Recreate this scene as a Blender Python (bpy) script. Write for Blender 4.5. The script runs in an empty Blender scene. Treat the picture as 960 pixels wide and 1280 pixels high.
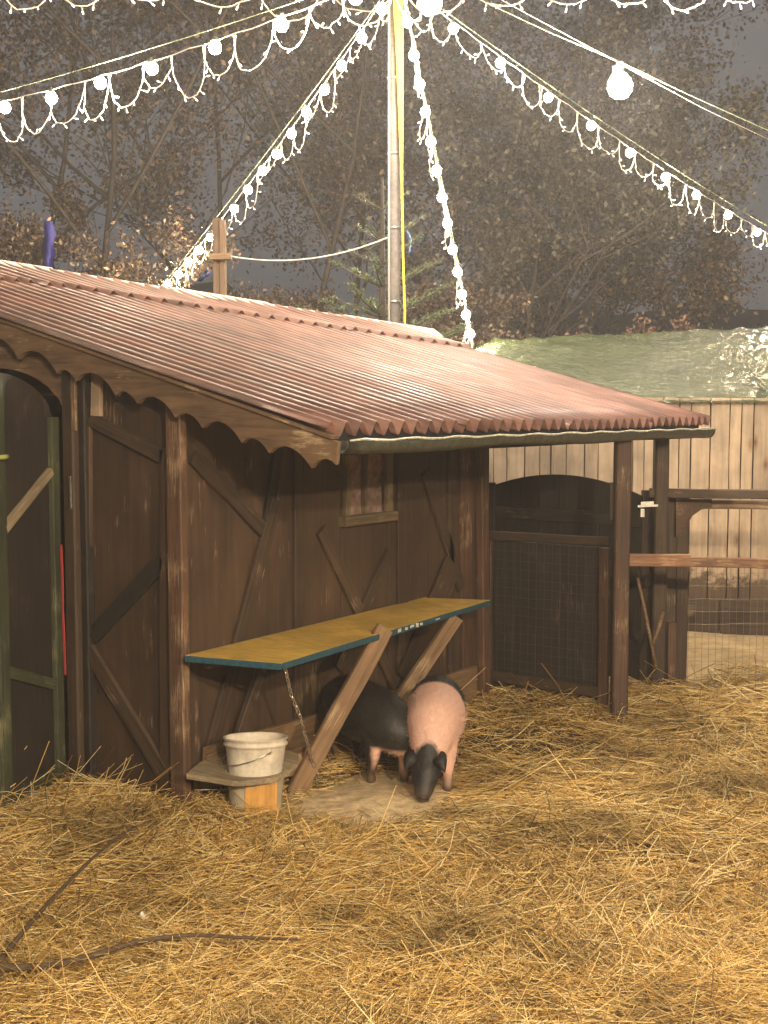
import bpy, bmesh, random
import numpy as np
from math import *
from mathutils import Vector, Matrix, noise as mnoise
random.seed(7); rng = np.random.default_rng(7)
S = bpy.context.scene; COL = S.collection

# ------------------------------------------------------------------ camera, sky, exposure
F = 1620.0; YAW = radians(35.8); PITCH = atan(130 / F); EYE = 1.7
cam_d = bpy.data.cameras.new('camera'); cam = bpy.data.objects.new('camera', cam_d); COL.objects.link(cam)
cam.location = (0, 0, EYE); cam.rotation_euler = (pi / 2 - PITCH, 0, YAW)
cam_d.sensor_fit = 'VERTICAL'; cam_d.sensor_height = 36; cam_d.lens = F / 1280 * 36
cam_d.clip_start = .05; cam_d.clip_end = 500
S.camera = cam
S.render.resolution_x = 768; S.render.resolution_y = 1024
S.view_settings.view_transform = 'Standard'; S.view_settings.look = 'None'
S.view_settings.exposure = 1.22; S.view_settings.gamma = 1
S.cycles.use_denoising = True
S.cycles.max_bounces = 5; S.cycles.diffuse_bounces = 3; S.cycles.glossy_bounces = 2
S.cycles.transmission_bounces = 3; S.cycles.volume_bounces = 0; S.cycles.sample_clamp_indirect = 4
S.cycles.caustics_reflective = False; S.cycles.caustics_refractive = False
S.cycles.use_adaptive_sampling = True; S.cycles.adaptive_threshold = .02

world = bpy.data.worlds.new('World'); S.world = world; world.use_nodes = True
wn = world.node_tree.nodes; wl = world.node_tree.links
bg = wn['Background']
tc = wn.new('ShaderNodeTexCoord'); mp = wn.new('ShaderNodeMapping'); nz = wn.new('ShaderNodeTexNoise')
nz.inputs['Scale'].default_value = 1.6; nz.inputs['Detail'].default_value = 3
rp = wn.new('ShaderNodeValToRGB')
rp.color_ramp.elements[0].position = .3; rp.color_ramp.elements[0].color = (.060, .062, .070, 1)
rp.color_ramp.elements[1].position = .75; rp.color_ramp.elements[1].color = (.105, .099, .098, 1)
wl.new(tc.outputs['Generated'], nz.inputs['Vector']); wl.new(nz.outputs['Fac'], rp.inputs['Fac'])
wl.new(rp.outputs['Color'], bg.inputs['Color']); bg.inputs['Strength'].default_value = 0.76

# lamps of the yard's light strings and one added fill lamp: radii and watts are set here
KEY_W, HUB_W, FLOOD_W, STR_W = 2150, 105, 100, 34
HAZE = .0041
WARM = (1.0, .80, .55); SOFT = (1.0, .90, .78); STRC = (1.0, .88, .70)
def lamp(name, loc, watts, color, rad, parent=None):
    l = bpy.data.lights.new(name, 'POINT'); l.energy = watts; l.color = color; l.shadow_soft_size = rad
    o = bpy.data.objects.new(name, l); COL.objects.link(o)
    if parent: o.parent = parent; o.matrix_basis = WM[parent.name].inverted() @ Matrix.Translation(loc)
    else: o.location = loc
    return o

# ------------------------------------------------------------------ helpers
FWD = np.array([-sin(YAW) * cos(PITCH), cos(YAW) * cos(PITCH), -sin(PITCH)])
RT = np.array([cos(YAW), sin(YAW), 0]); UPV = np.cross(RT, FWD); CAM = np.array([0, 0, EYE])
def ray(x, y): return FWD + RT * (x - 480) / F - UPV * (y - 640) / F
def on_z(x, y, z=0.0): d = ray(x, y); return Vector(CAM + d * (z - EYE) / d[2])
def on_x(x, y, v): d = ray(x, y); return Vector(CAM + d * v / d[0])
def on_y(x, y, v): d = ray(x, y); return Vector(CAM + d * v / d[1])
FH = np.array([-sin(YAW), cos(YAW), 0])
def at(x, y, D): d = ray(x, y); return Vector(CAM + d * D / (d @ FH))
def gh(x, y):   # height of the straw and earth
    v = Vector((x * .9, y * .9, 0)); a = mnoise.noise(v * 1.1) * .05 + mnoise.noise(v * 3.1 + Vector((5, 0, 0))) * .025
    D = -x * sin(YAW) + y * cos(YAW)
    near = max(0, min(1, (7.9 - D) / .5))
    return (a + .0) * near * .8 - .005

WM = {}
def reg(o, M, parent=None):
    WM[o.name] = M; COL.objects.link(o)
    if parent is not None:
        o.parent = parent; o.matrix_basis = WM[parent.name].inverted() @ M
    else: o.matrix_basis = M
    return o
def tag(o, label=None, cat=None, group=None, kind=None):
    if label: o['label'] = label
    if cat: o['category'] = cat
    if group: o['group'] = group
    if kind: o['kind'] = kind
    return o
def thing(name, loc, label, cat, group=None, rz=0):
    o = bpy.data.objects.new(name, None); o.empty_display_size = .2
    reg(o, Matrix.Translation(loc) @ Matrix.Rotation(rz, 4, 'Z')); return tag(o, label, cat, group)
def mesh_obj(name, verts, faces, mat, parent=None, smooth=False, M=None):
    """verts in world space (or local to M when M is given)"""
    me = bpy.data.meshes.new(name)
    V = np.asarray(verts, dtype=float)
    if M is None:
        c = (V.min(0) + V.max(0)) / 2; V = V - c; M = Matrix.Translation(Vector(c))
    me.from_pydata(V.tolist(), [], [list(map(int, f)) for f in faces]); me.update()
    if smooth: me.polygons.foreach_set('use_smooth', [True] * len(me.polygons))
    if mat: me.materials.append(mat)
    o = bpy.data.objects.new(name, me); return reg(o, M, parent)
def board(name, p, q, w, t, n, mat, parent, off=0.0, warp=.0025):
    """a plank from p to q, w wide, t thick, lying on the surface whose outward normal is n"""
    p, q, n = Vector(p), Vector(q), Vector(n)
    X = (q - p); L = X.length; X.normalize(); Z = (n - X * n.dot(X)).normalized(); Y = Z.cross(X)
    c = (p + q) / 2 + Z * (t / 2 + off)
    M = Matrix(((X.x, Y.x, Z.x, c.x), (X.y, Y.y, Z.y, c.y), (X.z, Y.z, Z.z, c.z), (0, 0, 0, 1)))
    ns = 4 if L > .5 else 1; ch = min(w, t) * .12; V = []; Fc = []
    prof = [(-w/2+ch, -t/2), (w/2-ch, -t/2), (w/2, -t/2+ch), (w/2, t/2-ch), (w/2-ch, t/2), (-w/2+ch, t/2), (-w/2, t/2-ch), (-w/2, -t/2+ch)]
    for i in range(ns + 1):
        x = -L/2 + L*i/ns; dy = random.uniform(-warp, warp); dw = random.uniform(-warp, warp)
        for (a, b) in prof: V.append((x, a*(1+dw/w) + dy, b))
    for i in range(ns):
        for k in range(8): Fc.append((i*8+k, i*8+(k+1) % 8, (i+1)*8+(k+1) % 8, (i+1)*8+k))
    Fc.append(tuple(range(7, -1, -1))); Fc.append(tuple(ns*8+k for k in range(8)))
    return mesh_obj(name, V, Fc, mat, parent, M=M)
def tube_vf(pts, radii, sides=6, V=None, Fc=None, cap=True):
    V = [] if V is None else V; Fc = [] if Fc is None else Fc
    P = [Vector(p) for p in pts]; b0 = len(V); n = len(P)
    ref = None
    for i, p in enumerate(P):
        t = (P[min(i+1, n-1)] - P[max(i-1, 0)]).normalized()
        if ref is None: ref = t.orthogonal().normalized()
        a = (ref - t * ref.dot(t)); a = a.normalized() if a.length > 1e-6 else t.orthogonal().normalized()
        ref = a; b = t.cross(a); r = radii[i] if hasattr(radii, '__len__') else radii
        for k in range(sides):
            an = 2*pi*k/sides; V.append(tuple(p + a*cos(an)*r + b*sin(an)*r))
    for i in range(n-1):
        for k in range(sides):
            Fc.append((b0+i*sides+k, b0+i*sides+(k+1) % sides, b0+(i+1)*sides+(k+1) % sides, b0+(i+1)*sides+k))
    if cap:
        Fc.append(tuple(b0+k for k in range(sides-1, -1, -1))); Fc.append(tuple(b0+(n-1)*sides+k for k in range(sides)))
    return V, Fc
def tube(name, pts, r, mat, parent=None, sides=8, smooth=True):
    V, Fc = tube_vf(pts, r, sides); return mesh_obj(name, V, Fc, mat, parent, smooth)
def prism(name, outline, depth_vec, mat, parent=None):
    """outline: world points of a planar polygon; extruded along depth_vec"""
    d = Vector(depth_vec); n = len(outline)
    V = [tuple(Vector(p)) for p in outline] + [tuple(Vector(p) + d) for p in outline]
    Fc = [tuple(range(n)), tuple(range(2*n-1, n-1, -1))] + [(i, i+n, (i+1) % n + n, (i+1) % n) for i in range(n)]
    o = mesh_obj(name, V, Fc, mat, parent)
    bm = bmesh.new(); bm.from_mesh(o.data); bmesh.ops.recalc_face_normals(bm, faces=bm.faces); bm.to_mesh(o.data); bm.free()
    return o
def copy_obj(o, M, parent=None):
    c = o.copy()
    if 'label' in c: del c['label']
    return reg(c, M, parent)
def lathe(name, prof, centre, mat, parent=None, seg=32, smooth=True, M=None):
    if M is None: M = Matrix.Translation(Vector(centre))
    V = []; Fc = []; n = len(prof)
    for k in range(seg):
        a = 2*pi*k/seg
        for (r, z) in prof: V.append((r*cos(a), r*sin(a), z))
    for k in range(seg):
        for i in range(n-1):
            Fc.append((k*n+i, ((k+1) % seg)*n+i, ((k+1) % seg)*n+i+1, k*n+i+1))
    return mesh_obj(name, V, Fc, mat, parent, smooth, M=M or Matrix.Translation(Vector(centre)))

# ------------------------------------------------------------------ materials
def newmat(name):
    m = bpy.data.materials.new(name); m.use_nodes = True
    return m, m.node_tree.nodes, m.node_tree.links, m.node_tree.nodes['Principled BSDF']
def nd(n, t, **k):
    x = n.new(t)
    for a, b in k.items():
        if a in x.inputs.keys(): x.inputs[a].default_value = b
        else: setattr(x, a, b)
    return x
def ramp(n, stops):
    r = n.new('ShaderNodeValToRGB'); e = r.color_ramp.elements
    while len(e) < len(stops): e.new(.5)
    for i, (p, c) in enumerate(stops): e[i].position = p; e[i].color = (*c, 1) if len(c) == 3 else c
    return r
def mul(c, k): return tuple(min(1, x*k) for x in c)
def wood(name, col, knots=False, mud=False, *a_, **k_):
    return wood_(name, col, *a_, knots=knots, mud=mud, **k_)
def wood_(name, col, dark=.5, light=1.35, rough=.7, grain=(1.2, 26, 26), wear=None, wearamt=.12, bump=.25, var=.25, knots=False, mud=False):
    m, n, l, b = newmat(name)
    tc = nd(n, 'ShaderNodeTexCoord'); oi = nd(n, 'ShaderNodeObjectInfo')
    add = nd(n, 'ShaderNodeVectorMath', operation='ADD'); l.new(tc.outputs['Object'], add.inputs[0])
    mulr = nd(n, 'ShaderNodeMath', operation='MULTIPLY'); mulr.inputs[1].default_value = 37; l.new(oi.outputs['Random'], mulr.inputs[0]); l.new(mulr.outputs[0], add.inputs[1])
    mp = nd(n, 'ShaderNodeMapping'); mp.inputs['Scale'].default_value = grain; l.new(add.outputs[0], mp.inputs['Vector'])
    n1 = nd(n, 'ShaderNodeTexNoise', Scale=2.2, Detail=7.0, Roughness=.62, Distortion=.6); l.new(mp.outputs[0], n1.inputs['Vector'])
    r = ramp(n, [(.3, mul(col, dark)), (.52, col), (.75, mul(col, light))]); l.new(n1.outputs['Fac'], r.inputs['Fac'])
    n2 = nd(n, 'ShaderNodeTexNoise', Scale=2.6, Detail=6.0, Roughness=.6); l.new(add.outputs[0], n2.inputs['Vector'])
    r2 = ramp(n, [(.35, (.62, .60, .60)), (.65, (1.15, 1.1, 1.05))]); l.new(n2.outputs['Fac'], r2.inputs['Fac'])
    mx = nd(n, 'ShaderNodeMix', data_type='RGBA', blend_type='MULTIPLY'); mx.inputs['Factor'].default_value = .8
    l.new(r.outputs[0], mx.inputs[6]); l.new(r2.outputs[0], mx.inputs[7])
    hs = nd(n, 'ShaderNodeHueSaturation'); mr = nd(n, 'ShaderNodeMapRange')
    mr.inputs['To Min'].default_value = 1-var; mr.inputs['To Max'].default_value = 1+var
    l.new(oi.outputs['Random'], mr.inputs['Value']); l.new(mr.outputs[0], hs.inputs['Value']); l.new(mx.outputs[2], hs.inputs['Color'])
    out = hs.outputs[0]
    if knots:
        mk = nd(n, 'ShaderNodeMapping'); mk.inputs['Scale'].default_value = (3.4, 8.5, 0.0); l.new(add.outputs[0], mk.inputs['Vector'])
        vo = nd(n, 'ShaderNodeTexVoronoi', Scale=1.0); l.new(mk.outputs[0], vo.inputs['Vector'])
        rk = ramp(n, [(.05, (.30, .22, .16)), (.13, (.72, .62, .52)), (.26, (1, 1, 1))]); l.new(vo.outputs['Distance'], rk.inputs['Fac'])
        m3 = nd(n, 'ShaderNodeMix', data_type='RGBA', blend_type='MULTIPLY'); m3.inputs['Factor'].default_value = .9
        l.new(out, m3.inputs[6]); l.new(rk.outputs[0], m3.inputs[7]); out = m3.outputs[2]
    if mud:
        ge = nd(n, 'ShaderNodeNewGeometry'); sx = nd(n, 'ShaderNodeSeparateXYZ'); l.new(ge.outputs['Position'], sx.inputs[0])
        nm = nd(n, 'ShaderNodeTexNoise', Scale=5.0, Detail=7.0, Roughness=.7); l.new(ge.outputs['Position'], nm.inputs['Vector'])
        ma = nd(n, 'ShaderNodeMath', operation='MULTIPLY_ADD'); l.new(nm.outputs['Fac'], ma.inputs[0]); ma.inputs[1].default_value = -.75; l.new(sx.outputs['Z'], ma.inputs[2])
        rm = ramp(n, [(.02, (1, 1, 1)), (.10, (0, 0, 0))]); l.new(ma.outputs[0], rm.inputs['Fac'])
        m4 = nd(n, 'ShaderNodeMix', data_type='RGBA'); l.new(rm.outputs[0], m4.inputs['Factor']); l.new(out, m4.inputs[6]); m4.inputs[7].default_value = (.09, .055, .032, 1); out = m4.outputs[2]
    if wear:
        n3 = nd(n, 'ShaderNodeTexNoise', Scale=7.0, Detail=8.0, Roughness=.75); l.new(mp.outputs[0], n3.inputs['Vector'])
        n3b = nd(n, 'ShaderNodeTexNoise', Scale=5.0, Detail=5.0); l.new(add.outputs[0], n3b.inputs['Vector'])
        mm = nd(n, 'ShaderNodeMath', operation='MULTIPLY'); l.new(n3.outputs['Fac'], mm.inputs[0]); l.new(n3b.outputs['Fac'], mm.inputs[1])
        r3 = ramp(n, [(.34-wearamt, (0, 0, 0)), (.43-wearamt*.5, (1, 1, 1))]); l.new(mm.outputs[0], r3.inputs['Fac'])
        m2 = nd(n, 'ShaderNodeMix', data_type='RGBA'); l.new(r3.outputs[0], m2.inputs['Factor']); l.new(out, m2.inputs[6]); m2.inputs[7].default_value = (*wear, 1)
        out = m2.outputs[2]
    l.new(out, b.inputs['Base Color'])
    b.inputs['Roughness'].default_value = rough
    bp = nd(n, 'ShaderNodeBump', Strength=bump, Distance=.004); l.new(n1.outputs['Fac'], bp.inputs['Height']); l.new(bp.outputs[0], b.inputs['Normal'])
    return m
def plain(name, col, rough=.6, metal=0, noise=0, nscale=20, bump=0, spec=.5, emit=None, emits=0):
    m, n, l, b = newmat(name)
    b.inputs['Base Color'].default_value = (*col, 1); b.inputs['Roughness'].default_value = rough; b.inputs['Metallic'].default_value = metal
    b.inputs['Specular IOR Level'].default_value = spec
    if noise or bump:
        tc = nd(n, 'ShaderNodeTexCoord'); t = nd(n, 'ShaderNodeTexNoise', Scale=float(nscale), Detail=6.0, Roughness=.65); l.new(tc.outputs['Object'], t.inputs['Vector'])
        if noise:
            r = ramp(n, [(.3, mul(col, 1-noise)), (.7, mul(col, 1+noise))]); l.new(t.outputs['Fac'], r.inputs['Fac']); l.new(r.outputs[0], b.inputs['Base Color'])
        if bump:
            bp = nd(n, 'ShaderNodeBump', Strength=bump, Distance=.01); l.new(t.outputs['Fac'], bp.inputs['Height']); l.new(bp.outputs[0], b.inputs['Normal'])
    if emit: b.inputs['Emission Color'].default_value = (*emit, 1); b.inputs['Emission Strength'].default_value = emits
    return m
PLY = wood('stained_plywood', (.062, .037, .021), dark=.62, light=1.3, grain=(.6, 9, 9), wear=(.24, .16, .09), wearamt=.0, bump=.3, var=.12)
PLYV = wood('stained_plywood_upright', (.062, .037, .021), dark=.62, light=1.3, grain=(9, 9, .6), wear=(.24, .16, .09), wearamt=.0, bump=.3, var=.12)
BRD = wood('dark_stained_board', (.058, .036, .021), wear=(.26, .18, .11), wearamt=.015, var=.3)
POST = wood('worn_brown_post', (.105, .056, .033), wear=(.36, .25, .15), wearamt=.035, var=.15)
DARK = wood('blackened_board', (.024, .017, .012), wear=(.11, .08, .05), wearamt=.02, var=.2)
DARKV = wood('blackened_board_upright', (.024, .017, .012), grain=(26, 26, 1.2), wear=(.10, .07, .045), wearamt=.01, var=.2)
BARGE = wood('weathered_barge_board', (.16, .10, .058), grain=(1.5, 14, 14), wear=(.45, .33, .2), wearamt=.05, var=.08)
LIGHTW = wood('pale_larch_plank', (.42, .32, .22), dark=.72, light=1.2, grain=(.8, 13, 13), var=.16, rough=.75, knots=True, mud=True)
RAW = wood('raw_brown_plank', (.24, .15, .08), wear=(.45, .34, .2), wearamt=.05, var=.15)
REDRAIL = wood('red_brown_rail', (.22, .115, .065), wear=(.5, .32, .18), wearamt=.06, var=.1)
YELL = wood('yellow_shuttering_panel', (.85, .57, .13), dark=.7, light=1.2, grain=(4, 22, 22), wear=(.45, .28, .07), wearamt=.02, rough=.36, var=.03)
PLYY = wood('yellow_plywood_offcut', (.62, .34, .09), dark=.7, grain=(3, 20, 20), wear=(.25, .13, .05), wearamt=.05, var=.05)
GREEN = wood('green_painted_stile', (.045, .052, .026), wear=(.2, .19, .1), wearamt=.05, var=.1)
OLIVE = wood('olive_window_frame', (.14, .105, .06), wear=(.3, .24, .16), wearamt=.04, var=.1)
GREYW = wood('greyed_tray_wood', (.30, .24, .15), wear=(.5, .42, .28), wearamt=.06, var=.1)
BLUE = plain('chipped_blue_edging', (.02, .075, .11), .45, noise=.4, nscale=60)
STEEL = plain('bare_steel', (.55, .53, .5), .3, 1, noise=.3, nscale=40)
WIREG = plain('galvanised_wire', (.22, .19, .15), .5, .6)
RUBBER = plain('dark_gutter', (.060, .062, .045), .42, noise=.5, nscale=25, bump=.5)
WHITEP = plain('off_white_plastic', (.64, .57, .46), .45, noise=.28, nscale=14)
WHITE2 = plain('grubby_white_plastic', (.50, .45, .35), .5, noise=.25, nscale=12)
PALECAP = plain('weathered_pale_ridge_felt', (.60, .46, .36), .75, noise=.25, nscale=12, bump=.3)
CORD = plain('pale_light_cord', (.80, .76, .68), .5)
CORDG = plain('green_support_wire', (.33, .40, .28), .5)
BULB = plain('lit_bulb_glass', (1, .9, .7), .3, emit=(1, .80, .50), emits=110)
LED = plain('lit_led_tip', (1, .9, .8), .3, emit=(1, .88, .70), emits=3.5)
LED.cycles.emission_sampling = 'NONE'
BIGB = plain('lit_flood_bulb_glass', (1, .95, .8), .3, emit=(1, .88, .66), emits=90)

def roofmat():
    m, n, l, b = newmat('terracotta_corrugated_sheet')
    tc = nd(n, 'ShaderNodeTexCoord'); oi = nd(n, 'ShaderNodeObjectInfo')
    mp = nd(n, 'ShaderNodeMapping'); mp.inputs['Scale'].default_value = (1.6, 16, 4); l.new(tc.outputs['Object'], mp.inputs[0])
    t = nd(n, 'ShaderNodeTexNoise', Scale=1.6, Detail=9.0, Roughness=.6); l.new(mp.outputs[0], t.inputs['Vector'])
    r = ramp(n, [(.3, (.095, .048, .037)), (.55, (.20, .098, .074)), (.8, (.31, .18, .135))]); l.new(t.outputs['Fac'], r.inputs[0])
    t2 = nd(n, 'ShaderNodeTexNoise', Scale=90.0, Detail=4.0); l.new(tc.outputs['Object'], t2.inputs['Vector'])
    t3 = nd(n, 'ShaderNodeTexNoise', Scale=3.0, Detail=6.0); l.new(tc.outputs['Object'], t3.inputs['Vector'])
    r3 = ramp(n, [(.36, (.50, .49, .47)), (.5, (.85, .86, .86)), (.64, (1.15, 1.12, 1.1))]); l.new(t3.outputs['Fac'], r3.inputs[0])
    mx = nd(n, 'ShaderNodeMix', data_type='RGBA', blend_type='MULTIPLY'); mx.inputs['Factor'].default_value = .75
    l.new(r.outputs[0], mx.inputs[6]); l.new(r3.outputs[0], mx.inputs[7]); l.new(mx.outputs[2], b.inputs['Base Color'])
    r4 = ramp(n, [(.35, (.42,)*3), (.65, (.68,)*3)]); l.new(t3.outputs['Fac'], r4.inputs[0]); l.new(r4.outputs[0], b.inputs['Roughness'])
    bp = nd(n, 'ShaderNodeBump', Strength=.25, Distance=.002); l.new(t2.outputs['Fac'], bp.inputs['Height']); l.new(bp.outputs[0], b.inputs['Normal'])
    return m
ROOF = roofmat()
def groundmat():
    m, n, l, b = newmat('trodden_earth_and_chaff')
    ge = nd(n, 'ShaderNodeNewGeometry')
    t = nd(n, 'ShaderNodeTexNoise', Scale=1.3, Detail=9.0, Roughness=.7); l.new(ge.outputs['Position'], t.inputs['Vector'])
    r = ramp(n, [(.3, (.07, .044, .018)), (.5, (.17, .115, .046)), (.72, (.42, .30, .14))]); l.new(t.outputs['Fac'], r.inputs[0])
    t2 = nd(n, 'ShaderNodeTexNoise', Scale=70.0, Detail=5.0, Roughness=.7); l.new(ge.outputs['Position'], t2.inputs['Vector'])
    mx = nd(n, 'ShaderNodeMix', data_type='RGBA', blend_type='OVERLAY'); mx.inputs['Factor'].default_value = .8
    l.new(r.outputs[0], mx.inputs[6]); l.new(t2.outputs['Fac'], mx.inputs[7]); l.new(mx.outputs[2], b.inputs['Base Color'])
    b.inputs['Roughness'].default_value = .85
    bp = nd(n, 'ShaderNodeBump', Strength=.8, Distance=.02); l.new(t2.outputs['Fac'], bp.inputs['Height']); l.new(bp.outputs[0], b.inputs['Normal'])
    return m
GROUND = groundmat()
def strawmat():
    m, n, l, b = newmat('straw_stalk')
    ge = nd(n, 'ShaderNodeNewGeometry')
    r = ramp(n, [(0, (.12, .066, .018)), (.22, (.46, .28, .075)), (.55, (.78, .52, .165)), (1, (1.0, .84, .44))]); l.new(ge.outputs['Random Per Island'], r.inputs[0])
    t = nd(n, 'ShaderNodeTexNoise', Scale=1.7, Detail=4.0, Roughness=.6); l.new(ge.outputs['Position'], t.inputs['Vector'])
    r2 = ramp(n, [(.34, (.36, .33, .26)), (.48, (.78, .75, .70)), (.62, (1.05, 1.02, 1))]); l.new(t.outputs['Fac'], r2.inputs[0])
    mx = nd(n, 'ShaderNodeMix', data_type='RGBA', blend_type='MULTIPLY'); mx.inputs['Factor'].default_value = .85
    l.new(r.outputs[0], mx.inputs[6]); l.new(r2.outputs[0], mx.inputs[7]); l.new(mx.outputs[2], b.inputs['Base Color'])
    b.inputs['Roughness'].default_value = .5
    return m
STRAW = strawmat()
def leafmat(name, stops):
    m, n, l, b = newmat(name)
    ge = nd(n, 'ShaderNodeNewGeometry'); r = ramp(n, stops); l.new(ge.outputs['Random Per Island'], r.inputs[0])
    l.new(r.outputs[0], b.inputs['Base Color']); b.inputs['Roughness'].default_value = .5
    return m
LEAFB = leafmat('withered_oak_leaf', [(0, (.035, .026, .02)), (.5, (.085, .056, .038)), (.85, (.20, .125, .075)), (1, (.42, .30, .20))])
LEAFO = leafmat('rust_orange_leaf', [(0, (.04, .024, .018)), (.5, (.12, .056, .034)), (1, (.28, .16, .10))])
LEAFG = leafmat('grey_green_leaf', [(0, (.035, .033, .025)), (.6, (.08, .073, .05)), (1, (.22, .19, .13))])
NEEDLE = leafmat('spruce_needle', [(0, (.06, .085, .032)), (1, (.20, .24, .11))])
BARK = plain('tree_bark', (.075, .06, .05), .9, noise=.4, nscale=14, bump=.5)
BARKD = plain('twig_bark', (.075, .048, .026), .8, noise=.4, nscale=60, bump=.3)

# ------------------------------------------------------------------ ground and hills
def build_ground():
    V = []; Fc = []
    xs = np.concatenate([np.linspace(-130, -12, 14), np.linspace(-11, 5, 100), np.linspace(6, 130, 14)])
    ys = np.concatenate([np.linspace(-60, -2, 10), np.linspace(-1, 13, 90), np.linspace(14, 140, 16)])
    for y in ys:
        for x in xs: V.append((x, y, gh(x, y)))
    n = len(xs)
    for j in range(len(ys)-1):
        for i in range(n-1): Fc.append((j*n+i, j*n+i+1, (j+1)*n+i+1, (j+1)*n+i))
    o = mesh_obj('ground', V, Fc, GROUND, smooth=True); tag(o, kind='structure')
    HILL = plain('dark_wooded_hill', (.035, .03, .034), .95, noise=.5, nscale=.4, bump=.5)
    V = []; Fc = []
    N = 90
    for j in range(6):
        for i in range(N):
            px = -500 + 2400*i/(N-1); D = 60 + j*7
            top = 9 + 5*mnoise.noise(Vector((i*.13, 0, 3))) + 1.2*mnoise.noise(Vector((i*.9, 0, 7)))
            k = sin(pi/2*min(1, j/4)); p = at(px, 510, D); V.append((p.x, p.y, -.5 + top*k + .8*mnoise.noise(Vector((i*.7, j*.9, 1)))))
    for j in range(5):
        for i in range(N-1): Fc.append((j*N+i, j*N+i+1, (j+1)*N+i+1, (j+1)*N+i))
    tag(mesh_obj('hills', V, Fc, HILL, smooth=True), kind='structure')
build_ground()
def sawdust():
    SAW = plain('trodden_sawdust', (.46, .33, .17), .9, noise=.35, nscale=6, bump=.6)
    V = []; Fc = []; nx, ny = 40, 16
    for j in range(ny+1):
        for i in range(nx+1):
            D = 7.35+2.6*j/ny; p = at(700+560*i/nx, 700, D); V.append((p.x, p.y, gh(p.x, p.y)+.006+.012*mnoise.noise(Vector((p.x*3, p.y*3, 2)))+.010))
    for j in range(ny):
        for i in range(nx): Fc.append((j*(nx+1)+i, j*(nx+1)+i+1, (j+1)*(nx+1)+i+1, (j+1)*(nx+1)+i))
    tag(mesh_obj('path', V, Fc, SAW, smooth=True), kind='structure')
sawdust()
def sand():
    SND = plain('pale_sandy_chaff', (.62, .47, .27), .9, noise=.4, nscale=22, bump=.9)
    V = [(-3.27, 4.45, gh(-3.27, 4.45)+.022)]; Fc = []; n = 40; m = 7
    for j in range(1, m+1):
        for i in range(n):
            a = 2*pi*i/n; R = (.50+.18*mnoise.noise(Vector((cos(a)*1.6, sin(a)*1.6, 5))))*j/m
            x = -3.27+R*cos(a)*.75+R*sin(a)*.1; y = 4.45+R*sin(a)*1.15; V.append((x, y, gh(x, y)+.022*(1-(j/m)**3)+.006*mnoise.noise(Vector((x*25, y*25, 1)))))
    for i in range(n): Fc.append((0, 1+i, 1+(i+1) % n))
    for j in range(m-1):
        for i in range(n): Fc.append((1+j*n+i, 1+(j+1)*n+i, 1+(j+1)*n+(i+1) % n, 1+j*n+(i+1) % n))
    tag(mesh_obj('sand', V, Fc, SND, smooth=True), kind='structure')
sand()

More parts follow.
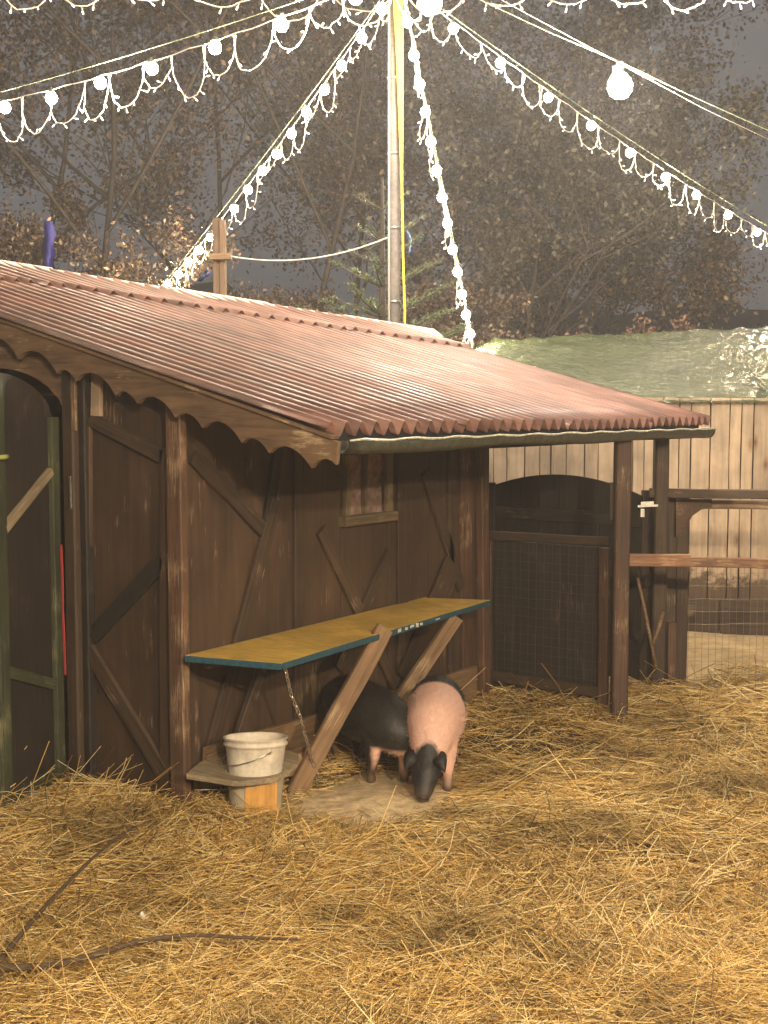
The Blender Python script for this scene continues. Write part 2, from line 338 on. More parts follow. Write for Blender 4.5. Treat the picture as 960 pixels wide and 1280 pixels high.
def straw_bedding():
    # scattered over the yard, more stalks close to the visitors' side
    M = 195000; out = []
    P = []
    while len(P) < M:
        k = 60000
        D = 2.6 / (1 - rng.random(k)*(1-2.6/8.2)); lat = (rng.random(k)-.5)*2*(.34*D+.35)
        x = D*FH[0] + lat*RT[0]; y = D*FH[1] + lat*RT[1]
        ok = ~((x < -3.9) & (y > 3.9)) & (x > -5.5)
        edge = 7.75 + .25*np.sin(lat*3.1) + .12*np.sin(lat*9+1)
        ok &= (D < edge)
        bare = np.exp(-(((x+3.27)**2 + (y-4.45)**2)/.22)**2) ; ok &= rng.random(k) > bare*.84
        bare2 = np.exp(-(((x+3.2)**2/.2 + (y-5.4)**2/.3))) ; ok &= rng.random(k) > bare2*.65
        thin = np.sin(x*2.7+1)*np.sin(y*2.3+.5) + .6*np.sin(x*6.1-y*4.7); ok &= rng.random(k) < np.clip(.85+.35*thin, .25, 1)
        P += list(zip(x[ok], y[ok], D[ok]))
    P = np.array(P[:M])
    az = rng.random(M)*2*pi
    # swathes share a direction
    sw = np.sin(P[:, 0]*1.9+2)*np.cos(P[:, 1]*1.6)*2.2
    mk = rng.random(M) < .45; az[mk] = sw[mk] + rng.normal(0, .45, mk.sum()) + YAW
    L = np.clip(rng.lognormal(-2.35, .68, M), .015, .38); R = rng.uniform(.0008, .0021, M) * np.clip(P[:, 2]/4.0, .9, 1.7)
    tilt = rng.normal(0, .13, M); up = rng.random(M) < .05; tilt[up] += rng.uniform(.1, .75, up.sum())
    z0 = np.array([gh(x, y) for x, y, _ in P]) + rng.random(M)**1.5*.042 + .004
    heap = np.clip(np.sin(P[:, 0]*2.2+.7)*np.sin(P[:, 1]*2.9+1.3), 0, 1); z0 += heap*.05*rng.random(M)
    nearp = np.exp(-(((P[:, 0]+3.27)**2 + (P[:, 1]-4.5)**2)/.30)**2); flat = np.array([gh(x, y) for x, y, _ in P])+.012; z0 = z0*(1-nearp)+flat*nearp; tilt = tilt*(1-.9*nearp); L = L*(1-.45*nearp)
    # banked up against the posts and the far edge
    bank = np.clip((P[:, 2]-6.9)/.6, 0, 1)*np.clip((P[:, 0]+3.3)/.3, 0, 1); z0 += bank*.09*rng.random(M)
    d = np.stack([np.cos(az)*np.cos(tilt), np.sin(az)*np.cos(tilt), np.sin(tilt)], 1)
    s = np.stack([-np.sin(az), np.cos(az), np.zeros(M)], 1); u = np.cross(d, s)
    c = np.stack([P[:, 0], P[:, 1], z0 + np.abs(np.sin(tilt))*L*.5], 1)
    bend = rng.normal(0, .09, M)*L; bz = rng.normal(0, .04, M)*L
    V = np.empty((M, 9, 3), np.float32)
    for j, t in enumerate((-.5, 0, .5)):
        mid = c + d*(t*L)[:, None] + s*((1-4*t*t)*bend)[:, None] + u*((1-4*t*t)*bz)[:, None]
        for k in range(3):
            an = 2*pi*k/3
            V[:, j*3+k] = mid + s*(cos(an)*R)[:, None] + u*(sin(an)*R*.7)[:, None]
    base = (np.arange(M)*9)[:, None]
    q = []
    for j in range(2):
        for k in range(3): q.append([j*3+k, j*3+(k+1) % 3, (j+1)*3+(k+1) % 3, (j+1)*3+k])
    q = np.array(q).reshape(-1); Fi = (base + q[None, :]).reshape(-1)
    me = bpy.data.meshes.new('straw_bedding'); nf = M*6
    me.vertices.add(M*9); me.vertices.foreach_set('co', V.reshape(-1))
    me.loops.add(nf*4); me.loops.foreach_set('vertex_index', Fi.astype(np.int32))
    me.polygons.add(nf); me.polygons.foreach_set('loop_start', np.arange(nf, dtype=np.int32)*4)
    me.update(); me.validate(); me.materials.append(STRAW)
    o = bpy.data.objects.new('straw_bedding', me); reg(o, Matrix.Identity(4))
    tag(o, 'loose golden straw strewn thickly over the whole yard', 'straw', kind='stuff')
straw_bedding()

# ------------------------------------------------------------------ the shed
XW, YG = -3.88, 3.89       # long wall plane, gable plane
EX, EZ, SL = -2.98, 1.595, .265
def rz(x): return EZ + SL*(EX - x)
NX, NY = Vector((1, 0, 0)), Vector((0, -1, 0))
shed = thing('shed', (XW, YG, 0), 'low dark brown timber shed with red corrugated lean roof and scalloped barge board', 'shed')
def WX(a, b): return on_x(a, b, XW)
def WG(a, b): return on_y(a, b, YG)
# long wall: three plywood panels with recessed joints
for (y0, y1) in ((3.93, 5.02), (5.026, 5.42), (5.426, 6.42)):
    if y0 == 5.026:
        board('wall_panel', (XW-.02, (y0+y1)/2, 0), (XW-.02, (y0+y1)/2, 1.16), y1-y0, .02, NX, PLY, shed)
        board('wall_panel', (XW-.02, (y0+y1)/2, 1.49), (XW-.02, (y0+y1)/2, 1.80), y1-y0, .02, NX, PLY, shed)
    else:
        board('wall_panel', (XW-.02, (y0+y1)/2, 0), (XW-.02, (y0+y1)/2, 1.80), y1-y0, .02, NX, PLY, shed, warp=.001)
# corner post (two worn faces)
board('corner_post', (XW+.028, YG, -.02), (XW+.028, YG, 1.83), .085, .045, NY, POST, shed, off=0)
# battens and braces on the long wall
def wb(x1, y1, x2, y2, w, mat=BRD, t=.022, off=0.0, nm='batten'): return board(nm, WX(x1, y1), WX(x2, y2), w, t, NX, mat, shed, off=off)
wb(371, 560, 371, 905, .075, off=.001)
wb(500, 562, 500, 880, .085, off=.001)
wb(578, 560, 582, 872, .10, POST, off=.001)
wb(560, 560, 562, 875, .05, off=.003)
wb(597, 560, 600, 872, .07, POST, t=.05, off=.001, nm='end_post')
wb(238, 570, 332, 668, .07, nm='brace', off=.003)
wb(342, 625, 256, 952, .075, nm='brace', off=.005)
wb(345, 560, 332, 650, .06, nm='brace', off=.0015, mat=DARK)
wb(398, 662, 492, 858, .07, nm='brace', off=.003)
wb(484, 690, 418, 835, .06, nm='brace', off=.006)
wb(528, 590, 574, 735, .07, nm='brace', off=.003)
wb(560, 704, 500, 850, .16, PLY, t=.018, off=.025, nm='brace')
board('kicker_board', (XW+.0, 4.0, .13), (XW+.0, 6.2, .13), .22, .03, NX, RAW, shed, off=.03)
board('kicker_board', (XW+.0, 4.25, .05), (XW+.0, 5.9, .05), .15, .035, NX, RAW, shed, off=.07)
# window
PINK = plain('pinkish_curtain_behind_glass', (.38, .22, .19), .5, noise=.5, nscale=30)
GLASS = plain('pinkish_window_glass', (.27, .18, .15), .12, noise=.5, nscale=18, spec=.9)  # mottled pinkish tone held in the pane colour
win = board('window', (XW-.03, 5.223, 1.165), (XW-.03, 5.223, 1.485), .39, .012, NX, GLASS, shed)
def wfr(p, q, w): return board('frame', p, q, w, .03, NX, OLIVE, win)
wfr((XW, 5.045, 1.16), (XW, 5.045, 1.50), .04); wfr((XW, 5.40, 1.16), (XW, 5.40, 1.50), .05)
wfr((XW, 5.02, 1.52), (XW, 5.43, 1.52), .05)
board('sill', (XW, 5.0, 1.145), (XW, 5.44, 1.145), .05, .045, NX, OLIVE, win)
board('mullion', (XW-.02, 5.215, 1.17), (XW-.02, 5.215, 1.49), .02, .03, NX, OLIVE, win)
board('curtain', (XW-.045, 5.30, 1.17), (XW-.045, 5.30, 1.49), .13, .008, NX, PINK, win, warp=.006)
# gable: closed door panel and posts
gp = [(-4.46, YG+.02, -.02), (-3.90, YG+.02, -.02), (-3.90, YG+.02, rz(-3.90)-.03), (-4.46, YG+.02, rz(-4.46)-.03)]
door = thing('stable_door', (-4.2, YG, 0), 'closed reddish brown plywood stable door with crossed braces in the gable end', 'door')
prism('panel', gp, (0, .02, 0), PLYV, door)
def gb(x1, y1, x2, y2, w, mat=BRD, t=.022, off=-.018, nm='brace', par=None): return board(nm, WG(x1, y1), WG(x2, y2), w, t, NY, mat, par or door, off=off)
gb(108, 530, 108, 990, .05, nm='stile'); gb(206, 560, 206, 1003, .06, nm='stile', mat=PLY)
gb(112, 524, 203, 572, .06); gb(203, 700, 116, 795, .075, mat=DARK); gb(110, 812, 207, 972, .075, mat=BRD, off=-.016)
gb(113, 990, 204, 1006, .07, nm='bottom_rail', mat=DARK, off=-.014)
gb(120, 455, 120, 520, .06, mat=LIGHTW, nm='batten')
# post between the arch and the door
board('door_post', (-4.50, YG, -.02), (-4.50, YG, rz(-4.5)-.04), .075, .07, NY, BRD, shed, off=-.02)
board('door_post', (-4.44, YG+.01, -.02), (-4.44, YG+.01, rz(-4.44)-.04), .045, .05, NY, DARK, shed, off=-.02)
# the arched lintel over the open doorway, left of the post
arch_c = -5.02
def archz(x): 
    k = min(1, abs(x-arch_c)/.50); return 1.62 + .265*sqrt(max(0, 1-k*k))
ol = []
for i in range(15): 
    x = -4.50 - 1.04*i/14; ol.append((x, YG-.03, archz(x)))
ol += [(-5.54, YG-.03, rz(-5.54)-.03), (-4.50, YG-.03, rz(-4.5)-.03)]
prism('arch_lintel', ol, (0, .02, 0), BARGE, shed)
board('post', (-4.475, YG-.035, 1.60), (-4.475, YG-.035, 1.90), .055, .015, NY, BARGE, shed)
board('door_post', (-5.58, YG, -.02), (-5.58, YG, 2.2), .075, .07, NY, BRD, shed)
prism('wall_panel', [(-5.62, YG+.01, 0), (-8.4, YG+.01, 0), (-8.4, YG+.01, 1.8), (-6.5, YG+.01, rz(-6.5)-.05), (-5.62, YG+.01, rz(-5.62)-.05)], (0, .02, 0), PLYV, shed)
prism('wall_panel', [(-8.4, YG+.04, 0), (-8.4, 7.3, 0), (-8.4, 7.3, 1.8), (-8.4, YG+.04, 1.8)], (.02, 0, 0), PLYV, shed)
prism('wall_panel', [(-8.4, 7.32, 0), (-4.47, 7.32, 0), (-4.47, 7.32, rz(-4.47)-.05), (-6.5, 7.32, rz(-6.5)-.05), (-8.4, 7.32, 1.8)], (0, .02, 0), PLYV, shed)
board('wall_panel', (-3.93, 6.42, .65), (-4.45, 6.42, .65), 1.3, .02, NY, DARK, shed)
# the leaf swung out into the yard
def leaf():
    A = Vector((-4.56, YG-.06, 0)); B = Vector((-4.40, 3.36, 0)); d = (B-A); Lf = d.length; d.normalize(); n = Vector((-d.y, d.x, 0))
    if n.dot(Vector((0, 0, 0))-A) < 0: n = -n
    t = thing('open_stable_door', A, 'dark stable door leaf with green stiles swung open at the left edge of the picture', 'door')
    def pt(s, z): return A + d*s + Vector((0, 0, z))
    ol = [pt(0.01, .05), pt(Lf, .0)]
    for i in range(9):
        s = Lf*(1-i/8); ol.append(pt(s, 1.60 + .25*sqrt(max(0, 1-(1-s/Lf*.98)**2))))
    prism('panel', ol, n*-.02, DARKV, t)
    board('stile', pt(Lf-.02, 0), pt(Lf-.02, 1.84), .07, .03, n, GREEN, t)
    board('stile', pt(.045, .05), pt(.045, 1.66), .06, .025, n, GREEN, t)
    board('bottom_rail', pt(.08, .06), pt(Lf-.06, .05), .07, .03, n, GREEN, t)
    board('brace', pt(.08, 1.42), pt(Lf-.05, 1.20), .035, .03, n, GREYW, t)
    board('brace', pt(.08, .47), pt(Lf-.05, .60), .05, .025, n, GREEN, t)
    tube('latch', [pt(Lf-.06, 1.50)+n*.035, pt(Lf-.0, 1.50)+n*.06, pt(Lf+.06, 1.5)+n*.05], .010, plain('yellow_green_latch', (.35, .40, .10), .4), t)
    RS = plain('red_strap', (.42, .05, .05), .6)
    st = board('red_strap', (-4.465, YG-.115, .52), (-4.475, YG-.115, 1.10), .012, .004, NY, RS, None); tag(st, 'narrow red strap hanging down the post beside the open door leaf', 'strap')
    gap = board('hasp', (-4.47, YG-.06, 1.25), (-4.47, YG-.06, 1.40), .014, .006, NY, STEEL, shed)
leaf()

# barge board, scalloped in big and small bows
cx = [(-5.76), -5.50, -5.38, -5.14, -5.01, -4.76, -4.50, -4.38, -4.13, -4.0, -3.78, -3.63, -3.42, -3.28, -3.07, -2.955]
ol = []
YB = YG-.10
ol.append((-2.945, YB, rz(-2.945)-.012)); 
for i in range(len(cx)-1, 0, -1):
    a, b = cx[i], cx[i-1]; w = a-b
    for k in range(7):
        s = k/7; x = a - w*s
        base = rz(x) - (.148 if x < -3.08 else .148-.40*(x+3.08)); arch = sin(pi*s)**.75*w*.25
        ol.append((x, YB, base+arch))
ol.append((cx[0], YB, rz(cx[0])-.155)); ol.append((cx[0], YB, rz(cx[0])-.012))
prism('barge_board', ol, (0, .022, 0), BARGE, shed)
prism('barge_board', [(-5.77, YB, rz(-5.77)-.012), (-6.42, YB, rz(-6.42)-.012), (-6.42, YB, rz(-6.42)-.15), (-5.77, YB, rz(-5.77)-.16)], (0, .022, 0), BARGE, shed)
board('verge_batten', (-2.97, YB+.012, rz(-2.97)-.008), (-6.4, YB+.012, rz(-6.4)-.008), .045, .014, (SL, 0, 1), BARGE, shed)

# roof sheets: corrugated, two tiers
PIT, AMP = .095, .028
def sheet(y0, y1, fx0, fx1, dz, name='roof_sheet', side=1, lift=0):
    """from x=fx0(y) (low end) to fx1(y) (high end)"""
    ny = int(round((y1-y0)/PIT))*8; nx = 8
    Vt = []; 
    for i in range(ny+1):
        y = y0 + (y1-y0)*i/ny
        for j in range(nx+1):
            s = j/nx; x = fx0(y)*(1-s)+fx1(y)*s
            c = cos(2*pi*y/PIT); z = rz(x)+dz+AMP*(1+c) + lift*(s**3)*abs(sin(y*5.1)) - .012*sin(pi*s)*abs(sin(y*1.3))
            Vt.append((x, y, z))
    n = nx+1; N = len(Vt); V = Vt + [(x, y, z-.004) for (x, y, z) in Vt]; Fc = []
    for i in range(ny):
        for j in range(nx):
            a = (i*n+j, (i+1)*n+j, (i+1)*n+j+1, i*n+j+1); Fc.append(a[::-1]); Fc.append(tuple(k+N for k in a))
    for i in range(ny):
        for j in (0, nx): Fc.append((i*n+j, (i+1)*n+j, (i+1)*n+j+N, i*n+j+N))
    for j in range(nx):
        for i in (0, ny): Fc.append((i*n+j, i*n+j+1, i*n+j+1+N, i*n+j+N))
    o = mesh_obj(name, V, Fc, ROOF, shed, True)
    return o
def seam(y): return -5.72 + max(0, (y-4.9))*.40
def top(y): return -6.46 + max(0, y-4.7)*.40
y = 3.80 - PIT*.25; k = 0
ysp = []
while y < 7.35: ysp.append((y, min(y+10*PIT, 7.50))); y += 10*PIT
for i, (a, b) in enumerate(ysp):
    sheet(a, b+PIT*.0, lambda yy: EX-.0+.02*((i*7) % 3)/3, lambda yy: seam(yy)-.12, .002*(i % 2))
    if a > 3.0: sheet(a, b, lambda yy: seam(yy)+.06*((i*5) % 3)/3, top, .022+.003*(i % 2), lift=.0)
# back slope
prism('back_roof', [(-6.52, YB, 2.56), (-8.5, YB, 1.82), (-8.5, 7.5, 1.82), (-5.42, 7.5, 2.26), (-6.5, 4.7, 2.56)], (0, 0, -.02), ROOF, shed)
# pale ridge pieces, overlapping and lifted
ry = [3.75, 4.55, 5.15, 5.95, 6.5, 7.15, 7.75]
for i in range(6):
    a, b = ry[i], ry[i+1]+.10
    xa, xb = top(a)-.02, top(b)-.02; w = (.17, .16, .13, .15, .10, .10)[i]
    V = []; Fc = []
    ns = 8
    for q in range(ns+1):
        yy = a+(b-a)*q/ns; xx = xa+(xb-xa)*q/ns; wob = .012*sin(yy*9+i)+.01*random.random()
        zz = rz(xx)+.058+.008*(i % 2)
        for (dx, dzz) in ((-.12, -.03), (0, .015), (w*.5, -.010+wob*.6), (w, -.03+wob)):
            V.append((xx+dx+ (random.uniform(-.012, .012) if dx == w else 0), yy, zz+dzz-(SL*dx if dx > 0 else 0)*.8))
    for q in range(ns):
        for c in range(3): Fc.append((q*4+c, q*4+c+1, (q+1)*4+c+1, (q+1)*4+c))
    mesh_obj('ridge_flashing', V, Fc, PALECAP, shed, False)
# black profiled strip inserted to make the openings under the sheet ends dark
CLOSE = plain('black_opening_fill', (.012, .014, .017), .7)
ol = [(EX-.03, 3.83, EZ-.02)]
for i in range(38*8+1):
    yy = ysp[0][0]+i*PIT/8
    if yy > 7.45: break
    if yy < 3.84: continue
    ol.append((EX-.03, yy, rz(EX-.03)+AMP*(1+cos(2*pi*(yy-0)/PIT))-.006))
ol.append((EX-.03, ol[-1][1], EZ-.02))
def strip():
    V = []; Fc = []
    for (x, y, z) in ol[1:-1]: V += [(x, y, EZ-.03), (x, y, z), (x-.02, y, z), (x-.02, y, EZ-.03)]
    for i in range(len(ol)-3):
        for k in range(4): Fc.append((i*4+k, i*4+(k+1) % 4, (i+1)*4+(k+1) % 4, (i+1)*4+k))
    mesh_obj('opening_fill_strip', V, Fc, CLOSE, shed)
strip()
# eave: gutter
GY0, GY1 = 3.83, 7.42
def gutter():
    V = []; Fc = []; ns = 44; m = 10
    for i in range(ns+1):
        yy = GY0+(GY1-GY0)*i/ns; sag = .006*sin(yy*4)+.003*random.random()
        for k in range(m+1):
            a = pi*k/m; r = .043
            V.append((EX+.018+r*cos(a), yy, EZ-.020-r*1.15*sin(a)+sag))
        for k in range(m, -1, -1):
            a = pi*k/m; r = .037
            V.append((EX+.018+r*cos(a), yy, EZ-.020-r*1.15*sin(a)+sag))
    w = 2*m+2
    for i in range(ns):
        for k in range(w): Fc.append((i*w+k, i*w+(k+1) % w, (i+1)*w+(k+1) % w, (i+1)*w+k))
    for e in (0, ns):
        for k in range(m): Fc.append((e*w+k, e*w+k+1, e*w+w-2-k, e*w+w-1-k))
    g = mesh_obj('gutter', V, Fc, RUBBER, shed, True)
    pts = [(EX+.062, GY0+(GY1-GY0)*i/40, EZ-.016+.004*sin(i*1.7)) for i in range(41)]
    tube('highlight_bead', pts, [.0035+.002*abs(sin(i*2.3)) for i in range(41)], plain('pale_highlight_edge', (.50, .48, .36), .25, noise=.5, nscale=30), g)  # pale colour along the lip stands in for its wet highlights
gutter()
board('wall_plate', (EX-.06, 3.86, EZ-.045), (EX-.06, 7.38, EZ-.045), .06, .05, NX, DARK, shed, off=-.05)
# rafters under the overhang
for yy in (3.92, 4.6, 5.3, 6.0, 6.7, 7.34):
    board('rafter', (XW-.6, yy, rz(XW-.6)-.05), (EX-.05, yy, rz(EX-.03)-.045), .05, .07, (0, -1, 0), DARK, shed)
# eave posts
board('eave_post', (-3.06, 6.43, -.03), (-3.06, 6.43, 1.575), .085, .085, FH*-1, POST, shed)
board('eave_post', (-3.22, 7.30, -.03), (-3.22, 7.30, 1.60), .085, .085, FH*-1, BRD, shed)
pp = board('post_sleeve', (-3.055, 6.41, 1.10), (-3.055, 6.41, 1.30), .11, .02, FH*-1, BRD, shed)
for zz in (1.15, 1.25):
    lathe('bolt', [(.0, .0), (.012, 0), (.012, .008), (0, .01)], (0, 0, 0), STEEL, shed, 8, M=Matrix.Translation((-3.043, 6.392, zz)) @ Matrix.Rotation(YAW, 4, 'Z') @ Matrix.Rotation(pi/2, 4, 'X'))

# ------------------------------------------------------------------ low gate, arch gate, fences
FN = Vector(FH)*-1
gate = thing('low_gate', (-3.5, 6.5, 0), 'low dark boarded gate with reddish right stile under the eave', 'gate')
def gpt(px, py, D=None): return on_y(px, py, 6.52)
GYv = 6.52
for i in range(5):
    x0 = -3.90+i*.147; board('board', (x0+.073, GYv, .07), (x0+.073, GYv, .93), .143, .018, NY, DARK, gate)
board('top_rail', (-3.96, GYv-.02, .955), (-3.15, GYv-.02, .965), .05, .03, NY, BRD, gate)
board('bottom_rail', (-3.93, GYv-.02, .13), (-3.17, GYv-.02, .12), .06, .03, NY, BRD, gate)
board('stile', (-3.17, GYv-.025, .03), (-3.17, GYv-.025, .93), .055, .035, NY, POST, gate)
board('stile', (-3.92, GYv-.025, .03), (-3.92, GYv-.025, .93), .055, .035, NY, BRD, gate)
def grid(name, A, ux, uy, nx, ny, parent, r=.0014, mat=WIREG, jit=.003):
    V = []; Fc = []
    A, ux, uy = Vector(A), Vector(ux), Vector(uy)
    for i in range(nx+1):
        pts = [A+ux*i/nx+uy*j/6+Vector((0, random.uniform(-jit, jit), 0))*(0 < j < 6) for j in range(7)]; tube_vf(pts, r, 4, V, Fc, False)
    for j in range(ny+1):
        pts = [A+uy*j/ny+ux*i/12+Vector((0, 0, random.uniform(-jit, jit))) for i in range(13)]; tube_vf(pts, r, 4, V, Fc, False)
    o = mesh_obj(name, V, Fc, mat, parent); o['kind'] = 'stuff'; return o
grid('wire_mesh', (-3.9, GYv-.055, .08), (.72, 0, 0), (0, 0, .85), 14, 16, gate, r=.0008, mat=plain('rusty_thin_wire', (.07, .055, .04), .7))

ag = thing('arched_gate', (-3.9, 7.3, 0), 'tall blackish boarded gate with an arched top at the back of the porch', 'gate')
YA = 7.30; n = 8; X0, X1 = -4.46, -3.33
def az_(x): k = (x-(X0+X1)/2)/((X1-X0)/2); return 1.165+.115*(1-k*k)
for i in range(n):
    a = X0+(X1-X0)*i/n+.002; b = X0+(X1-X0)*(i+1)/n-.002
    prism('board', [(a, YA, .03), (b, YA, .03), (b, YA, az_(b)), ((a+b)/2, YA, az_((a+b)/2)), (a, YA, az_(a))], (0, .02, 0), DARKV, ag)
board('rail', (X0, YA, .25), (X1, YA, .25), .08, .022, NY, DARK, ag); board('rail', (X0, YA, 1.02), (X1, YA, 1.02), .08, .022, NY, DARK, ag)
board('end_board', on_y(616, 560+44, 7.22), on_y(616, 870, 7.0), .05, .03, NY, DARK, ag)

# plank partition right of the posts, with latch and leaning sticks
part = thing('plank_partition', at(828, 858, 7.85), 'short partition of upright red brown planks right of the porch posts', 'partition')
for i, (xa, tz) in enumerate(((797, 1.20), (812, 1.20), (827, 1.20), (842, 1.20))):
    a = at(xa+8, 860, 7.9); board('plank', (a.x, a.y, -.02), (a.x, a.y, tz), .072, .022, FN, BRD, part, off=-.01)
lt = thing('gate_latch', at(808, 636, 7.1), 'small galvanised bolt latch on the porch post', 'latch')
a = at(797, 633, 7.1); b = at(822, 632, 7.1)
board('bolt', a, b, .012, .012, FN, STEEL, lt); board('plate', at(801, 629, 7.11), at(817, 629, 7.11), .020, .004, FN, STEEL, lt)
board('hasp', at(803, 636, 7.09), at(803, 646, 7.09), .02, .008, FN, STEEL, lt)
for (x1, y1, x2, y2, lab) in ((792, 700, 820, 835, 'long pale stick leaning to the right behind the post'), (829, 765, 816, 805, 'short pale stick leaning left against the partition')):
    tag(tube('leaning_stick', [at(x1, y1, 7.45), at((x1+x2)/2+1, (y1+y2)/2, 7.42), at(x2, y2, 7.38)], .010, RAW), lab, 'stick')
st = at(838, 860, 7.7); tag(board('stake', (st.x, st.y, -.02), (st.x, st.y, .42), .05, .03, FN, POST, None), 'short orange brown stake standing before the partition', 'stake')

rf = thing('rail_fence', at(960, 860, 7.4), 'rail fence of old brown beams with wire mesh right of the shed', 'fence')
zT = 1.215
def rail(px0, px1, y0, y1, D0, D1, w, t, mat, nm='rail'): return board(nm, at(px0, y0, D0), at(px1, y1, D1), w, t, FN, mat, rf, off=-t/2)
rail(812, 1090, 616, 620, 7.78, 7.60, .055, .09, BRD, 'top_rail')
rail(846, 1090, 630, 631, 7.95, 7.80, .055, .06, RAW, 'top_rail')
rail(778, 862, 700, 701, 7.02, 7.05, .068, .035, REDRAIL, 'lower_rail')
rail(857, 1090, 702, 707, 7.06, 7.05, .055, .035, REDRAIL, 'lower_rail')
# curved knee under the top beam
kn = [at(857, 625, 7.85), at(890, 625, 7.85), at(886, 634, 7.85)] + [at(854+33*(1-sin(t)), 634+35*(1-cos(t)), 7.85) for t in (0, .4, .8, 1.2, 1.57)]
kn = [at(845, 624, 7.85), at(890, 624, 7.85)] + [at(890-34*sin(t), 634+36*(1-cos(t)), 7.85) for t in (0, .4, .8, 1.2, 1.5)] + [at(845, 672, 7.85)]
prism('knee_brace', kn, Vector(FH)*.04, POST, rf)
p0 = at(862, 711, 7.35); p1 = at(1085, 711, 7.35)
grid('wire_mesh', (p0.x, p0.y, .03), p1-p0, (0, 0, .80), 26, 11, rf, r=.0013)
p = at(1088, 860, 7.5); board('post', (p.x, p.y, -.03), (p.x, p.y, 1.25), .09, .09, FN, POST, rf)

# back shelter: pale planks under a green tarpaulin
bs = thing('plank_shelter', at(800, 790, 9.9), 'pale larch plank wall of a shelter roofed with wet green tarpaulin behind the yard', 'shelter')
A = at(585, 780, 10.25); B = at(1140, 780, 9.3); dv = (B-A); dv.z = 0; LL = dv.length; dv.normalize(); nn = Vector((dv.y, -dv.x, 0))
s = 0
MUDW = LIGHTW
while s < LL:
    w = random.choice((.085, .105, .12, .14)); c = A + dv*(s+w/2); h = 1.775 + random.uniform(-.004, .004)
    board('plank', (c.x, c.y, .03), (c.x, c.y, h), w-.007, .02, nn, LIGHTW, bs, off=random.uniform(0, .006)); s += w
board('backing', (A.x-nn.x*.02, A.y-nn.y*.02, .9), (B.x-nn.x*.02, B.y-nn.y*.02, .9), 1.72, .01, nn, DARK, bs, off=-.012)
# mud-spattered kick boards at the foot
for i in range(5):
    a = A+dv*(1.2+i*.75); b = A+dv*(1.2+(i+1)*.75-.01)
    board('kick_board', (a.x, a.y, .14), (b.x, b.y, .14), .26, .02, nn, BRD, bs, off=.03+.002*i)
TARP, n_, l_, b_ = newmat('wet_green_tarpaulin')
tc_ = nd(n_, 'ShaderNodeTexCoord'); mp_ = nd(n_, 'ShaderNodeMapping'); mp_.inputs['Scale'].default_value = (.6, 2.2, 2.2); mp_.inputs['Rotation'].default_value = (0, 0, .5)
l_.new(tc_.outputs['Object'], mp_.inputs[0]); t_ = nd(n_, 'ShaderNodeTexNoise', Scale=11.0, Detail=3.0, Roughness=.5, Distortion=1.5); l_.new(mp_.outputs[0], t_.inputs['Vector'])
bp_ = nd(n_, 'ShaderNodeBump', Strength=1.0, Distance=.045); l_.new(t_.outputs['Fac'], bp_.inputs['Height']); l_.new(bp_.outputs[0], b_.inputs['Normal'])
t2_ = nd(n_, 'ShaderNodeTexNoise', Scale=2.0, Detail=4.0); l_.new(tc_.outputs['Object'], t2_.inputs['Vector'])
r_ = ramp(n_, [(.3, (.038, .052, .022)), (.7, (.080, .098, .044))]); l_.new(t2_.outputs['Fac'], r_.inputs[0]); l_.new(r_.outputs[0], b_.inputs['Base Color'])
b_.inputs['Roughness'].default_value = .13; b_.inputs['Specular IOR Level'].default_value = .7
V = []; Fc = []; nu, nv = 340, 110
for i in range(nu+1):
    u = i/nu; base = A+dv*((LL+1.2)*u-1.2)
    rise = min(1, u*5)**.5
    for j in range(nv+1):
        v = j/nv; back = v*3.6 - .06; prof = sin(min(1, v*1.15)*pi/2)
        z = 1.745 + (.06+.54*rise+.14*u)*prof*(1-.35*max(0, v-.7)) + .040*abs(mnoise.noise(Vector((u*30+v*8, v*18-u*6, 9))))*prof + .018*abs(mnoise.noise(Vector((u*75-v*12, v*40, 3))))*prof + .012*mnoise.noise(Vector((u*40, v*9, 0))) + .03*mnoise.noise(Vector((u*12+v*6, v*7, 4)))*prof
        if j == 0: z = 1.74 + .004*sin(i*1.3)
        V.append(tuple(Vector((base.x, base.y, z)) - nn*back))
for i in range(nu):
    for j in range(nv): Fc.append((i*(nv+1)+j, (i+1)*(nv+1)+j, (i+1)*(nv+1)+j+1, i*(nv+1)+j+1))
mesh_obj('tarpaulin', V, Fc, TARP, bs, True)

# ------------------------------------------------------------------ bench table, chain, bucket
TZ = .68
table = thing('wall_table', (-3.6, 4.8, 0), 'long yellow panel table with chipped blue edge fixed along the shed wall', 'table')
c4 = [on_z(232, 819, TZ), on_z(352, 829, TZ), on_z(612, 750, TZ), on_z(530, 747, TZ)]
prism('tabletop', [v for v in c4], (0, 0, -.012), YELL, table)
def edge(a, b, nm='blue_edging'):
    a, b = Vector(a), Vector(b); d = (b-a).normalized(); nrm = d.cross(Vector((0, 0, 1)))
    board(nm, a+Vector((0, 0, -.014)), b+Vector((0, 0, -.014)), .026, .006, nrm, BLUE, table, off=.0005, warp=.001)
edge(c4[0], c4[1]); edge(c4[1], c4[2]); edge(c4[2], c4[3])
GREYE = plain('chipped_edge_core', (.62, .60, .55), .6)
for px in (486, 496, 503, 511, 517, 540):
    a = on_z(px, 795-(px-460)*.30+ -1, TZ); 
    fr = (px-352)/260.; q = c4[1].lerp(c4[2], fr*.93); dd = (c4[2]-c4[1]).normalized()
    board('chip', q+Vector((.006, 0, -.010)), q+dd*random.uniform(.012, .045)+Vector((.006, 0, random.uniform(-.018, -.008))), random.uniform(.006, .018), .003, dd.cross(Vector((0, 0, 1))), GREYE, table, off=.004)
